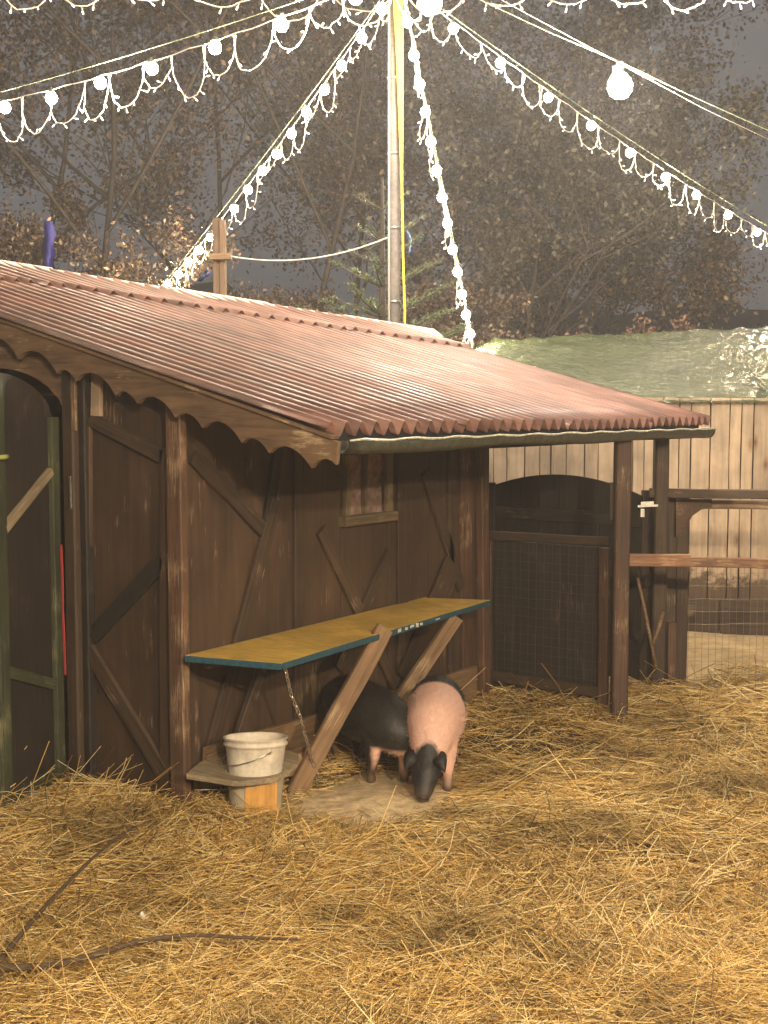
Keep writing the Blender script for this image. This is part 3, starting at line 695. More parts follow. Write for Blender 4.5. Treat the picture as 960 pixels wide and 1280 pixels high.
# legs
fe = lambda fr: c4[1].lerp(c4[2], fr)
pA = fe(.42)+Vector((.0, 0, .02)); qA = on_z(366, 992, 0)
board('leg', qA, pA, .085, .032, Vector((.9, -.45, .1)), RAW, table)
pB = fe(.80)+Vector((-.01, 0, -.03)); qB = Vector((-3.80, 5.12, .0))
board('leg', qB, pB, .075, .032, Vector((.9, -.45, .1)), RAW, table)
board('bearer', c4[0]+Vector((.05, .06, -.035)), c4[3]+Vector((.05, -.06, -.035)), .045, .03, NX, BRD, table)
board('back_leg', Vector((-3.83, 4.05, 0)), Vector((-3.80, 4.38, .66)), .05, .03, NX, BRD, table)

chain = thing('hanging_chain', c4[1], 'shiny chain hanging from the front corner of the yellow table', 'chain')
pts = [on_x(357, 838, -3.44), on_x(364, 868, -3.46), on_x(375, 895, -3.48), on_x(380, 915, -3.50), on_x(386, 935, -3.52), on_z(394, 962, .10), on_z(396, 985, .015)]
dn = []
for a, b in zip(pts[:-1], pts[1:]):
    m_ = max(1, int((b-a).length/.026))
    for i in range(m_): dn.append((a.lerp(b, i/m_), (b-a).normalized()))
V = []; Fc = []
for k in range(14):
    a = 2*pi*k/14
    for q in range(6):
        c = 2*pi*q/6; R_ = .0075+.003*abs(sin(a)) ; V.append(((.010+.0034*cos(c))*cos(a)*1.3, (.0068+.0034*cos(c))*sin(a), .0034*sin(c)))
for k in range(14):
    for q in range(6): Fc.append((k*6+q, ((k+1) % 14)*6+q, ((k+1) % 14)*6+(q+1) % 6, k*6+(q+1) % 6))
CHM = plain('polished_chain_steel', (.80, .79, .76), .18, 1)
proto = None
for i, (p, d) in enumerate(dn):
    rot = d.to_track_quat('X', 'Z').to_matrix().to_4x4() @ Matrix.Rotation((i % 2)*pi/2+.3, 4, 'X')
    M = Matrix.Translation(p) @ rot
    if proto is None: proto = mesh_obj('link', V, Fc, CHM, chain, True, M=M)
    else: copy_obj(proto, M, chain)

# bucket holder
hold = thing('bucket_holder', (-3.60, 4.02, 0), 'greyed wooden tray on a yellow plywood foot holding the buckets', 'stand')
bc = Vector((-3.575, 4.03, 0)); TRZ = .185
ring = []
corners = [on_z(232, 967, TRZ), on_z(296, 977, TRZ), on_z(345, 972, TRZ), on_z(374, 951, TRZ), Vector((-3.62, 4.36, TRZ)), Vector((-3.80, 4.20, TRZ)), Vector((-3.84, 3.98, TRZ))]
V = []; Fc = []; N = 28
inner = [bc+Vector((.128*cos(2*pi*k/N), .128*sin(2*pi*k/N), TRZ)) for k in range(N)]
outer = []
cc = Vector((bc.x, bc.y, TRZ))
for k in range(N):
    d = Vector((cos(2*pi*k/N), sin(2*pi*k/N), 0)); best = None
    for a, b in zip(corners, corners[1:]+corners[:1]):
        e = b-a; den = d.x*e.y-d.y*e.x
        if abs(den) < 1e-9: continue
        w_ = a-cc; t = (w_.x*e.y-w_.y*e.x)/den; u = (w_.x*d.y-w_.y*d.x)/den
        if t > 0 and -.001 <= u <= 1.001 and (best is None or t < best): best = t
    outer.append(cc+d*max(best or .15, .145))
for p in inner: V.append(tuple(p))
for p in outer: V.append(tuple(p))
for p in inner: V.append((p.x, p.y, TRZ-.022))
for p in outer: V.append((p.x, p.y, TRZ-.022))
for k in range(N):
    j = (k+1) % N; Fc += [(k, N+k, N+j, j), (2*N+j, 3*N+j, 3*N+k, 2*N+k), (N+k, 3*N+k, 3*N+j, N+j), (j, 2*N+j, 2*N+k, k)]
mesh_obj('tray', V, Fc, GREYW, hold)
fp = on_z(327, 1024, 0); board('foot', (fp.x, fp.y, -.01), (fp.x, fp.y, .165), .135, .014, FN, PLYY, hold)
board('side_board', on_z(234, 1000, .0)+Vector((0, 0, .10)), on_z(262, 1002, .0)+Vector((0, 0, .10)), .09, .02, FN, PLYY, hold)
board('back_board', Vector((-3.84, 3.96, .12)), Vector((-3.62, 4.38, .12)), .10, .02, NX, RAW, hold)
def bucket(loc, r0, r1, h, mat, label, rotz=0, handle=True, tilt=0.0):
    t = thing('bucket', loc, label, 'bucket')
    prof = [(0, .0), (r0, 0), (r0+.002, .004)] + [(r0+(r1-r0)*i/5, h*i/5) for i in range(1, 5)] + [(r1, h-.03), (r1+.006, h-.028), (r1+.006, h-.022), (r1, h-.018), (r1, h-.004), (r1+.007, h-.002), (r1+.007, h+.003), (r1-.003, h+.003), (r1-.004, h-.01), (r0-.004, .006), (0, .006)]
    TM = Matrix.Translation(Vector(loc)) @ Matrix.Rotation(tilt, 4, Vector(RT)) @ Matrix.Translation(-Vector(loc))
    lathe('shell', prof, loc, mat, t, 40, True, M=TM @ Matrix.Translation(Vector(loc)))
    if handle:
        L = Vector(loc); a0 = radians(-54)+rotz
        pts = []
        for i in range(17):
            u = pi*i/16; ax = Vector((cos(a0), sin(a0), 0)); bx = Vector((sin(a0), -cos(a0), 0))
            pts.append(L + ax*(r1+.010)*cos(u) + bx*(r1+.012)*sin(u)*.99 + Vector((0, 0, h-.045-.06*sin(u))))
        tube('handle', [TM @ q for q in pts], .0025, STEEL, t, 6)
        for s_ in (1, -1):
            lathe('lug', [(0, .008), (.010, .006), (.012, 0)], (0, 0, 0), mat, t, 10, M=TM @ Matrix.Translation(L+Vector((cos(a0), sin(a0), 0))*(r1*.985)*s_+Vector((0, 0, h-.045))) @ Matrix.Rotation(a0+(0 if s_ > 0 else pi), 4, 'Z') @ Matrix.Rotation(pi/2, 4, 'Y'))
bucket((bc.x, bc.y, .0), .105, .122, .178, WHITE2, 'grubby lower white bucket standing inside the wooden tray', handle=False)
bucket((bc.x, bc.y, .115), .108, .130, .20, WHITEP, 'clean white bucket with wire handle stacked on top in the wooden tray', rotz=radians(32), tilt=radians(-6))

# ------------------------------------------------------------------ pigs
def eval_remesh(o, voxel, smooth=6):
    m = o.modifiers.new('r', 'REMESH'); m.mode = 'VOXEL'; m.voxel_size = voxel
    m2 = o.modifiers.new('s', 'SMOOTH'); m2.factor = .5; m2.iterations = smooth
    dg = bpy.context.evaluated_depsgraph_get(); me = bpy.data.meshes.new_from_object(o.evaluated_get(dg))
    o.modifiers.clear(); old = o.data; mats = list(old.materials); o.data = me; bpy.data.meshes.remove(old)
    me.materials.clear()
    for k in mats: me.materials.append(k)
    me.polygons.foreach_set('use_smooth', [True]*len(me.polygons)); me.update()
def loft(V, Fc, pts, seg=20):
    """pts: (x,y,z,ry,rz); ends closed with tapered rings"""
    P = [Vector(p[:3]) for p in pts]; n = len(P); rings = []
    full = []
    e0 = P[0]-(P[1]-P[0]).normalized()*min(pts[0][3], pts[0][4])*.75; e1 = P[-1]+(P[-1]-P[-2]).normalized()*min(pts[-1][3], pts[-1][4])*.75
    full.append((e0, pts[0][3]*.35, pts[0][4]*.35)); 
    for i in range(n):
        full.append((P[i], pts[i][3], pts[i][4]))
    full.append((e1, pts[-1][3]*.35, pts[-1][4]*.35))
    b0 = len(V); m = len(full)
    for i, (c, a, b) in enumerate(full):
        t = (full[min(i+1, m-1)][0]-full[max(i-1, 0)][0]).normalized()
        side = Vector((-t.y, t.x, 0)) if abs(t.z) < .98 else Vector((0, 1, 0))
        if abs(t.z) > .8: side = Vector((0, 1, 0)) - t*t.y
        side.normalize(); u = t.cross(side)
        if u.z < 0 or abs(t.z) > .9: pass
        for k in range(seg):
            an = 2*pi*k/seg; V.append(tuple(c+side*cos(an)*a+u*sin(an)*b))
    for i in range(m-1):
        for k in range(seg): Fc.append((b0+i*seg+k, b0+i*seg+(k+1) % seg, b0+(i+1)*seg+(k+1) % seg, b0+(i+1)*seg+k))
    Fc.append(tuple(b0+k for k in range(seg-1, -1, -1))); Fc.append(tuple(b0+(m-1)*seg+k for k in range(seg)))
def smoothpts(pts, k=4):
    out = []; n = len(pts)
    for i in range(n-1):
        p0, p1, p2, p3 = [np.array(pts[max(0, min(n-1, i+j))], float) for j in (-1, 0, 1, 2)]
        for s in range(k):
            t = s/k; out.append(tuple(.5*((2*p1)+(-p0+p2)*t+(2*p0-5*p1+4*p2-p3)*t*t+(-p0+3*p1-3*p2+p3)*t**3)))
    out.append(tuple(pts[-1])); return out
def pigmat(name, kind):
    m, n, l, b = newmat(name)
    tc = nd(n, 'ShaderNodeTexCoord'); sp = nd(n, 'ShaderNodeSeparateXYZ'); l.new(tc.outputs['Object'], sp.inputs[0])
    t = nd(n, 'ShaderNodeTexNoise', Scale=9.0, Detail=3.0); l.new(tc.outputs['Object'], t.inputs['Vector'])
    ad = nd(n, 'ShaderNodeMath', operation='MULTIPLY_ADD'); l.new(t.outputs['Fac'], ad.inputs[0]); ad.inputs[1].default_value = .10; l.new(sp.outputs['X'], ad.inputs[2])
    fine = nd(n, 'ShaderNodeTexNoise', Scale=55.0, Detail=5.0, Roughness=.7); mpf = nd(n, 'ShaderNodeMapping'); mpf.inputs['Scale'].default_value = (.35, 1.5, 1.5)
    l.new(tc.outputs['Object'], mpf.inputs[0]); l.new(mpf.outputs[0], fine.inputs['Vector'])
    pr_ = ramp(n, [(.3, (.64, .38, .29)), (.6, (.76, .48, .38)), (.8, (.84, .58, .47))]); l.new(fine.outputs['Fac'], pr_.inputs[0])
    bl = ramp(n, [(.35, (.006, .0055, .0055)), (.75, (.028, .023, .019))]); l.new(fine.outputs['Fac'], bl.inputs[0])
    mx = nd(n, 'ShaderNodeMix', data_type='RGBA')
    r = ramp(n, kind(n)); mr = nd(n, 'ShaderNodeMapRange'); mr.inputs['From Min'].default_value = -.5; mr.inputs['From Max'].default_value = .6
    l.new(ad.outputs[0], mr.inputs['Value']); l.new(mr.outputs[0], r.inputs['Fac'])
    fac = r.outputs[0]
    if name.startswith('black'):      # only the forelegs are pale
        zz = nd(n, 'ShaderNodeMapRange'); zz.inputs['From Min'].default_value = .15; zz.inputs['From Max'].default_value = .17; l.new(sp.outputs['Z'], zz.inputs['Value'])
        mxx = nd(n, 'ShaderNodeMath', operation='MAXIMUM'); l.new(zz.outputs[0], mxx.inputs[0]); l.new(fac, mxx.inputs[1]); fac = mxx.outputs[0]
    l.new(fac, mx.inputs['Factor']); l.new(pr_.outputs[0], mx.inputs[6]); l.new(bl.outputs[0], mx.inputs[7])
    # dirty trotters and lower legs
    zr = nd(n, 'ShaderNodeMapRange'); zr.inputs['From Min'].default_value = .02; zr.inputs['From Max'].default_value = .09; l.new(sp.outputs['Z'], zr.inputs['Value'])
    mx2 = nd(n, 'ShaderNodeMix', data_type='RGBA'); l.new(zr.outputs[0], mx2.inputs['Factor']); mx2.inputs[6].default_value = (.10, .065, .04, 1); l.new(mx.outputs[2], mx2.inputs[7])
    l.new(mx2.outputs[2], b.inputs['Base Color']); b.inputs['Roughness'].default_value = .55
    bp = nd(n, 'ShaderNodeBump', Strength=.5, Distance=.004); l.new(fine.outputs['Fac'], bp.inputs['Height']); l.new(bp.outputs[0], b.inputs['Normal'])
    return m
def X2(x): return (x+.05+.5)/1.1
def pig(loc, ang, label, mat, headyaw, scale=1.0, earmat=None, snoutmat=None, legs=None):
    t = thing('pig', loc, label, 'pig', rz=ang)
    V = []; Fc = []
    def hy(p):   # bend the neck and head sideways about the shoulder
        x, y, z = p[:3]
        k = max(0, min(1, (x-.16)/.12)); a = headyaw*k; dx = x-.16
        if dx > 0: x, y = .16+dx*cos(a)-y*sin(a)*k, y*cos(a)+dx*sin(a)
        return (x, y, z)+tuple(p[3:])
    spine = [(-.27, 0, .275, .075, .085), (-.22, 0, .275, .108, .115), (-.10, 0, .262, .122, .130), (.03, 0, .258, .120, .125), (.13, 0, .255, .106, .108), (.20, 0, .218, .086, .088), (.255, 0, .165, .064, .066), (.295, 0, .125, .050, .052)]
    loft(V, Fc, [hy(p) for p in smoothpts(spine)])
    headc = [(.265, 0, .145, .058, .058), (.305, 0, .112, .057, .052), (.335, 0, .075, .044, .038), (.350, 0, .052, .036, .032), (.358, 0, .035, .029, .027)]
    loft(V, Fc, [hy(p) for p in smoothpts(headc)])
    legs = legs or [(.14, .062, .02), (.12, -.062, -.02), (-.20, .066, .0), (-.23, -.066, .03)]
    for i, (lx, ly, sw) in enumerate(legs):
        if i < 2: ch = [(lx-.01, ly*.85, .22, .050, .055), (lx, ly, .15, .036, .042), (lx+.006+sw*.4, ly, .095, .024, .027), (lx+sw*.8, ly, .045, .018, .019), (lx+.008+sw, ly, .012, .022, .020)]
        else: ch = [(lx, ly*.8, .24, .062, .080), (lx+.01, ly, .17, .042, .055), (lx-.028+sw*.3, ly, .105, .023, .027), (lx-.020+sw*.8, ly, .05, .018, .019), (lx+.0+sw, ly, .012, .022, .020)]
        loft(V, Fc, smoothpts(ch, 3), 14)
    M = Matrix.Translation(Vector(loc)) @ Matrix.Rotation(ang, 4, 'Z') @ Matrix.Scale(scale, 4)
    body = mesh_obj('body', V, Fc, mat, t, True, M=M); 
    bpy.context.view_layer.update(); eval_remesh(body, .0075)
    T = lambda p: M @ Vector(hy(p))
    # short coarse bristles over back and flanks
    me = body.data; nf = len(me.polygons); ar = np.empty(nf); me.polygons.foreach_get('area', ar); ce = np.empty(nf*3); me.polygons.foreach_get('center', ce); no = np.empty(nf*3); me.polygons.foreach_get('normal', no)
    ce = ce.reshape(-1, 3); no = no.reshape(-1, 3); k = rng.choice(nf, 9000, p=ar/ar.sum()); k = k[ce[k, 2] > .10]
    c = ce[k]+rng.normal(0, .002, (len(k), 3)); d = no[k]*.45+np.array([-.55, 0, -.45])+rng.normal(0, .25, (len(k), 3)); d -= no[k]*np.minimum(0, (d*no[k]).sum(1)-.25)[:, None]
    d /= np.linalg.norm(d, axis=1)[:, None]; w = np.cross(d, no[k]); w /= np.linalg.norm(w, axis=1)[:, None]+1e-9; Lh = rng.uniform(.008, .018, len(k))[:, None]
    VV = np.stack([c-w*.0006, c+w*.0006, c+d*Lh], 1).reshape(-1, 3)
    br = mesh_obj('bristles', VV, np.arange(len(VV)).reshape(-1, 3), mat, t, M=M); br['kind'] = 'stuff'
    hdir = (T((.35, 0, .05))-T((.30, 0, .13))).normalized(); side = (T((.31, .05, .12))-T((.31, -.05, .12))).normalized(); upv = side.cross(hdir)*-1
    if upv.dot(T((.30, 0, .2))-T((.30, 0, .1))) < 0: upv = -upv
    for s in (1, -1):   # lop ears: leaf shaped flaps falling over the cheeks
        base = T((.276, .040*s, .183)); V2 = []; F2 = []
        nseg = 6; out_ = (side*s*.55+hdir*.75+upv*.28).normalized(); wdir = (side*s*-.5+hdir*.45-upv*.1).cross(out_).normalized()
        wdir = out_.cross(upv).normalized()
        for i in range(nseg+1):
            u = i/nseg; w = .032*sin(pi*min(1, u*.86+.14))**.8*(1 if u < .99 else .1); c = base+out_*(.078*u)+upv*(.022*sin(pi*u))-Vector((0, 0, .03*u*u))
            nrm = out_.cross(wdir).normalized()
            for k, (a, b) in enumerate(((-1, 0), (0, .006), (1, 0), (0, -.004))): V2.append(tuple(c+wdir*a*w+nrm*b-nrm*(abs(a)*.008)))
        for i in range(nseg):
            for k in range(4): F2.append((i*4+k, i*4+(k+1) % 4, (i+1)*4+(k+1) % 4, (i+1)*4+k))
        F2.append((3, 2, 1, 0)); F2.append(tuple(nseg*4+k for k in range(4)))
        mesh_obj('ear', V2, F2, earmat, t, True)
        e = T((.317, .044*s, .128)); lathe('eye', [(0, .007), (.005, .005), (.007, 0), (.005, -.005), (0, -.007)], (0, 0, 0), plain('eye_gloss', (.01, .01, .01), .1), t, 8, M=Matrix.Translation(e))
    # snout disc
    sc = T((.362, 0, .028)); lathe('snout', [(0, .006), (.022, .006), (.027, .001), (.026, -.008), (0, -.01)], (0, 0, 0), snoutmat, t, 18, M=Matrix.Translation(sc) @ hdir.to_track_quat('Z', 'Y').to_matrix().to_4x4())
    # curled tail
    tp = [T((-.315-.02*sin(a*.9), .018*sin(a*2), .31-.012*a+.014*cos(a*2))) for a in np.linspace(0, 3.6, 14)]
    tube('tail', tp, [.008-.0004*i for i in range(14)], mat, t, 6)
    return t
PK = pigmat('pink_pig_skin', lambda n: [(0, (1, 1, 1)), (X2(-.08), (1, 1, 1)), (X2(-.05), (0, 0, 0)), (X2(.275), (0, 0, 0)), (X2(.292), (1, 1, 1))])
BKM = pigmat('black_pig_skin', lambda n: [(0, (1, 1, 1)), (X2(.13), (1, 1, 1)), (X2(.15), (0, 0, 0)), (X2(.25), (0, 0, 0)), (X2(.27), (1, 1, 1))])
EARB = plain('black_ear_skin', (.018, .015, .014), .6, noise=.4, nscale=60, bump=.3)
SNB = plain('dark_snout', (.03, .02, .02), .4, noise=.3, nscale=60); SNP = plain('pink_snout', (.50, .25, .18), .4, noise=.2, nscale=40)
pig((-3.20, 4.83, .012), radians(-60), 'pink pig with black head and rump rooting in the straw towards the camera', PK, radians(-6), scale=1.12, earmat=EARB, snoutmat=SNB)
pig((-3.48, 4.72, .012), radians(-22), 'black pig with pale forelegs standing beside the pink pig under the table', BKM, radians(58), scale=1.10, earmat=EARB, snoutmat=SNP)

# ------------------------------------------------------------------ foreground branch
fb = thing('fallen_branch', on_z(8, 1208, .05), 'thin forked brown branch lying on the straw at the lower left', 'branch')
def twig(nm, pts, r0, r1, z):
    P = [Vector(on_z(x, y, zz+.05)) for (x, y), zz in zip(pts, z)]; q = smoothpts([tuple(p) for p in P], 4)
    tube(nm, q, [r0+(r1-r0)*i/(len(q)-1)+.0006*sin(i*2.1) for i in range(len(q))], BARKD, fb, 8)
twig('stem', [(-30, 1205), (10, 1209), (60, 1207), (110, 1196), (170, 1178), (235, 1169), (300, 1172), (372, 1174)], .0135, .0042, (.06, .06, .055, .05, .05, .05, .05, .055))
twig('side_shoot', [(0, 1202), (18, 1178), (55, 1135), (100, 1088), (140, 1052), (170, 1033)], .0088, .0034, (.06, .07, .08, .09, .10, .11))
twig('side_shoot', [(8, 1207), (-6, 1228), (-25, 1250)], .007, .004, (.055, .05, .045))

V = []; Fc = []
sp_ = on_z(172, 1146, .055)
for i in range(4):
    for k in range(4): V.append((sp_.x+.012*i+random.uniform(-.003, .003), sp_.y+.010*k+random.uniform(-.003, .003), sp_.z+.012*sin(i*1.7+k*1.1)))
for i in range(3):
    for k in range(3): Fc.append((i*4+k, i*4+k+1, (i+1)*4+k+1, (i+1)*4+k))
V += [(x, y, z-.002) for x, y, z in V]; Fc += [tuple(q+16 for q in f[::-1]) for f in Fc]
tag(mesh_obj('paper_scrap', V, Fc, plain('crumpled_white_paper', (.8, .78, .7), .8), None, True), 'tiny crumpled white scrap lying on the straw above the fallen branch', 'scrap')
# ------------------------------------------------------------------ pole, post, cables
HUB = at(493, -22, 9.9)
pole = thing('mast', (HUB.x, HUB.y, 0), 'tall pale wooden mast behind the shed with the light strings fixed to its top', 'mast')
MASTW = wood('pale_mast_wood', (.17, .155, .14), grain=(1, 20, 20), dark=.7, var=.02)
zt = HUB.z+.9
tube('shaft', [(HUB.x, HUB.y, -.05), (HUB.x, HUB.y, 2.5), (HUB.x, HUB.y, zt)], [.050, .047, .044], MASTW, pole, 12)
off = Vector(RT)*-.040+FN*.045
tube('conduit', [(HUB.x+off.x, HUB.y+off.y, 0), (HUB.x+off.x, HUB.y+off.y, zt-.1)], .009, plain('pale_conduit', (.36, .33, .3), .4), pole, 6)
for zz in (1.9, 2.5, 3.05, 3.6, 4.15):
    lathe('band', [(.047, -.008), (.053, -.008), (.053, .008), (.047, .008)], (HUB.x, HUB.y, zz), STEEL, pole, 14)
YS = plain('yellow_webbing', (.78, .56, .03), .6)
ys = at(502, 410, 9.8); pl_ = []
V = []; Fc = []
for i in range(15):
    u = i/14; px = 506-14*u if u > .5 else 506-1.5*u*2; w = .008 if u < .45 else .008+.030*(u-.45)/.55
    c = at([506, 506, 505, 504, 503.5, 503, 502.5, 502, 501.5, 501, 500.5, 500, 499, 498, 498][i], 420-440*u, 9.78); 
    V += [tuple(c-Vector(RT)*w), tuple(c+Vector(RT)*w), tuple(c+Vector(RT)*w+Vector(FH)*.003), tuple(c-Vector(RT)*w+Vector(FH)*.003)]
for i in range(14):
    for k in range(4): Fc.append((i*4+k, i*4+(k+1) % 4, (i+1)*4+(k+1) % 4, (i+1)*4+k))
tag(mesh_obj('yellow_strap', V, Fc, YS), 'bright yellow webbing strap hanging down the mast', 'strap')

wp = thing('wooden_post', at(276, 370, 10.8), 'reddish post of two planks standing behind the shed roof', 'post')
for dx, w in ((-4.2, .06), (4.2, .055)):
    a = at(276+dx, 395, 10.8); b = at(276+dx*.9, 274+(2 if dx > 0 else 0), 10.8); board('plank', (a.x, a.y, 0), (a.x, a.y, b.z), w, .05, FN, BARGE, wp, off=.002*dx)
a = at(276, 322, 10.75); board('collar', a-Vector(RT)*.09, a+Vector(RT)*.09, .05, .07, FN, RAW, wp)
pts = []
for i in range(20):
    u = i/19; pts.append(at(286+(494-286)*u, 320+(293-320)*u+22*4*u*(1-u)*.75, 10.7-.8*u))
tag(tube('slack_cable', pts, .006, CORD, None, 6), 'slack pale cable from the short post to the mast', 'cable')

BLUC = plain('blue_sheeting', (.035, .035, .22), .8, noise=.4, nscale=6)
def cloth(px, y0, y1, w, D, lean, label, mat):
    V = []; Fc = []; n = 12
    for i in range(n+1):
        u = i/n; 
        for k in range(5):
            c = at(px+lean*u+2.5*sin(u*5+px)+rng.normal(0, .6)+(k-2)/2*w*(.45+.4*sin(u*2.5+.5)+.12*sin(u*19+k)), y0+(y1-y0)*u, D+.12*sin(k*1.9+u*3)); V.append(tuple(c))
    for i in range(n):
        for k in range(4): Fc.append((i*5+k, i*5+k+1, (i+1)*5+k+1, (i+1)*5+k))
    n0 = len(V); V += [tuple(Vector(v)+Vector(FH)*.01) for v in V]; Fc += [tuple(i+n0 for i in f[::-1]) for f in Fc]
    tag(mesh_obj('hanging_cloth', V, Fc, mat, None, True), label, 'cloth')
cloth(58, 276, 350, 9, 13, 8, 'violet blue strip of sheeting hanging among the trees at the left', BLUC)
cloth(508, 284, 320, 3, 12, 6, 'small blue strip of sheeting just right of the mast', plain('pale_blue_sheeting', (.06, .11, .22), .6))
cloth(258, 338, 352, 5, 12, -6, 'scrap of blue cloth left of the short post', plain('blue_rag', (.05, .06, .22), .6))

# ------------------------------------------------------------------ light strings
BV = None
def bulb_mesh(r):
    V = []; Fc = []; prof = [(0, -1.0), (.5, -.88), (.87, -.5), (1, 0), (.88, .5), (.55, .95), (.42, 1.35), (.42, 1.7), (0, 1.7)]; seg = 12; n = len(prof)
    for k in range(seg):
        a = 2*pi*k/seg
        for (q, z) in prof: V.append((q*r*cos(a), q*r*sin(a), z*r))
    for k in range(seg):
        for i in range(n-1): Fc.append((k*n+i, ((k+1) % seg)*n+i, ((k+1) % seg)*n+i+1, k*n+i+1))
    return V, Fc
proto_b = {}; SOCK = plain('dark_lamp_socket', (.05, .055, .045), .5)
def make_bulb(p, r, mat, parent):
    key = (r, mat.name); M = Matrix.Translation(Vector(p)) @ Matrix.Rotation(random.uniform(-.35, .35), 4, 'X') @ Matrix.Rotation(random.uniform(-.35, .35), 4, 'Y')
    if key not in proto_b:
        V, Fc = bulb_mesh(r); ob = proto_b[key] = mesh_obj('bulb', V, Fc, mat, parent, True, M=M); ob.data.materials.append(SOCK)
        for q, pg in enumerate(ob.data.polygons): pg.material_index = 1 if q % 8 >= 5 else 0
        return ob
    return copy_obj(proto_b[key], M, parent)
def string(A, B, sag, step, label, loops=True, loopw=.30, loopd=.22, bulbs=True, nlamp=0, lampw=STR_W, wire=True, first=.5, bulbr=.038):
    A, B = Vector(A), Vector(B); L = (B-A).length; t = thing('light_string', A, label, 'light string')
    rnd = random.Random(int(L*1000))
    def P(u): return A.lerp(B, u)-Vector((0, 0, sag*4*u*(1-u)))
    n = max(8, int(L/.25))
    if wire: tube('support_wire', [P(i/n)+Vector((0, 0, .05*sin(pi*i/n)+.02)) for i in range(n+1)], .0028, CORDG, t, 5)
    tube('cable', [P(i/(n*2))+Vector((0, 0, -.012*abs(sin(i*1.1)))) for i in range(n*2+1)], .0034, CORD, t, 5)
    if bulbs:
        s = first*step
        while s < L:
            u = s/L; make_bulb(P(u)-Vector((0, 0, .055+rnd.uniform(-.01, .01))), bulbr, BULB, t); s += step*rnd.uniform(.93, 1.07)
    for i in range(nlamp):
        u = (i+.5)/nlamp; lamp('string_light', P(u)-Vector((0, 0, .14)), lampw, STRC, .06, t)
    if loops:
        V = []; Fc = []; VL = []; FL = []
        s = 0
        side = (B-A).cross(Vector((0, 0, 1))).normalized()
        while s < L:
            w = loopw*rnd.uniform(.8, 1.2); d = loopd*rnd.uniform(.6, 1.25); pts = []
            m = 12; so = rnd.uniform(-.05, .05)
            for k in range(m+1):
                v = k/m; sh = v+.14*sin(2*pi*v)  # steep sides, round bottom
                c = P(min(1, (s+w*(v-.06*sin(2*pi*v)))/L)); q = c-Vector((0, 0, d*(sin(pi*v)**.62)+.01))+side*(so*sin(pi*v))+Vector((rnd.uniform(-1, 1), rnd.uniform(-1, 1), rnd.uniform(-1, 1)))*.006
                pts.append(q)
            tube_vf(pts, .0036, 5, V, Fc, False)
            for k in (2, 4, 6, 8, 10):
                q = pts[k]; dr = Vector((rnd.uniform(-1, 1), rnd.uniform(-1, 1), rnd.uniform(-1.3, .2))).normalized(); e = q+dr*.028
                tube_vf([q, e], .003, 4, V, Fc, False); tube_vf([e-dr*.004, e+dr*.010], [.0042, .003], 5, VL, FL, True)
            s += w*rnd.uniform(.88, 1.0)
        mesh_obj('looped_cord', V, Fc, CORD, t, True); mesh_obj('led_tips', VL, FL, LED, t)['kind'] = 'stuff'
    return t
string(HUB, at(196, 366, 15), .10, .36, 'string of warm bulbs falling from the mast to the lower left behind the shed', bulbr=.040, nlamp=2, lampw=16, first=.6)
string(HUB+Vector(RT)*.05, at(594, 440, 12.6), .03, .27, 'densest string of bulbs falling almost straight down right of the mast', bulbr=.040, loopw=.2, nlamp=3, first=.9)
string(HUB+Vector(RT)*.06, at(1150, 385, 17), .22, .62, 'string of warm bulbs sloping from the mast to the right edge of the picture', nlamp=4, first=.95)
string(at(-120, 148, 9.6), at(520, -46, 6.9), .10, .50, 'string of warm bulbs crossing the upper left corner of the picture', nlamp=3, first=.3)
string(at(-200, -52, 6.6), at(1180, -40, 6.8), .0, .52, 'string of looped lights along the very top edge of the picture', loopw=.36, loopd=.22, nlamp=2, lampw=5, first=.4)
# flood bulb on its own cable
fc = thing('flood_cable', at(600, 0, 6.8), 'tight greenish cable carrying one single glaring bulb at the upper right', 'cable')
tube('cable', [at(540, -32, 6.7), at(600, 0, 6.8), at(690, 42, 6.9), at(774, 77, 7.0), at(860, 118, 7.1), at(960, 163, 7.3), at(1100, 225, 7.6)], .0024, CORDG, fc, 6)
tube('cable', [at(590, -20, 6.72), at(660, 18, 6.85), at(776, 80, 7.0), at(880, 136, 7.2), at(1100, 240, 7.7)], .0015, CORD, fc, 6)
tube('lamp_holder', [at(775, 78, 7.0), at(775, 88, 7.0)], .02, CORD, fc, 8)
make_bulb(at(775, 108, 7.0), .066, BIGB, fc)
lamp('flood_light', at(775, 116, 6.86), FLOOD_W, SOFT, .05, fc)
hb = thing('hub_lamp', at(537, 4, 9.0), 'large glaring lamp beside the mast top at the upper edge', 'lamp')
tube('cable', [at(537, -30, 9.0), at(537, -12, 9.0)], .008, CORD, hb, 6); make_bulb(at(537, 3, 9.0), .085, BIGB, hb)
lamp('hub_light', at(537, 18, 8.8), HUB_W, SOFT, .09, hb)
# the string that goes on over the visitors' heads, beyond the frame
ov = string((7.0, 4.6, 3.5), (.2, -2.5, 3.5), .15, .5, 'string of warm bulbs strung over the visitors side of the yard', loops=False, nlamp=0)
for p, w in (((2.1, -.5, 3.25), KEY_W), ((3.7, 1.1, 3.2), KEY_W*.9), ((-.3, .1, 3.3), KEY_W*.15)):  # last lamp is added off the string to brighten the foreground straw
    make_bulb(p, .05, BIGB, ov); lamp('yard_or_fill_light', p, w, WARM, .06, ov)

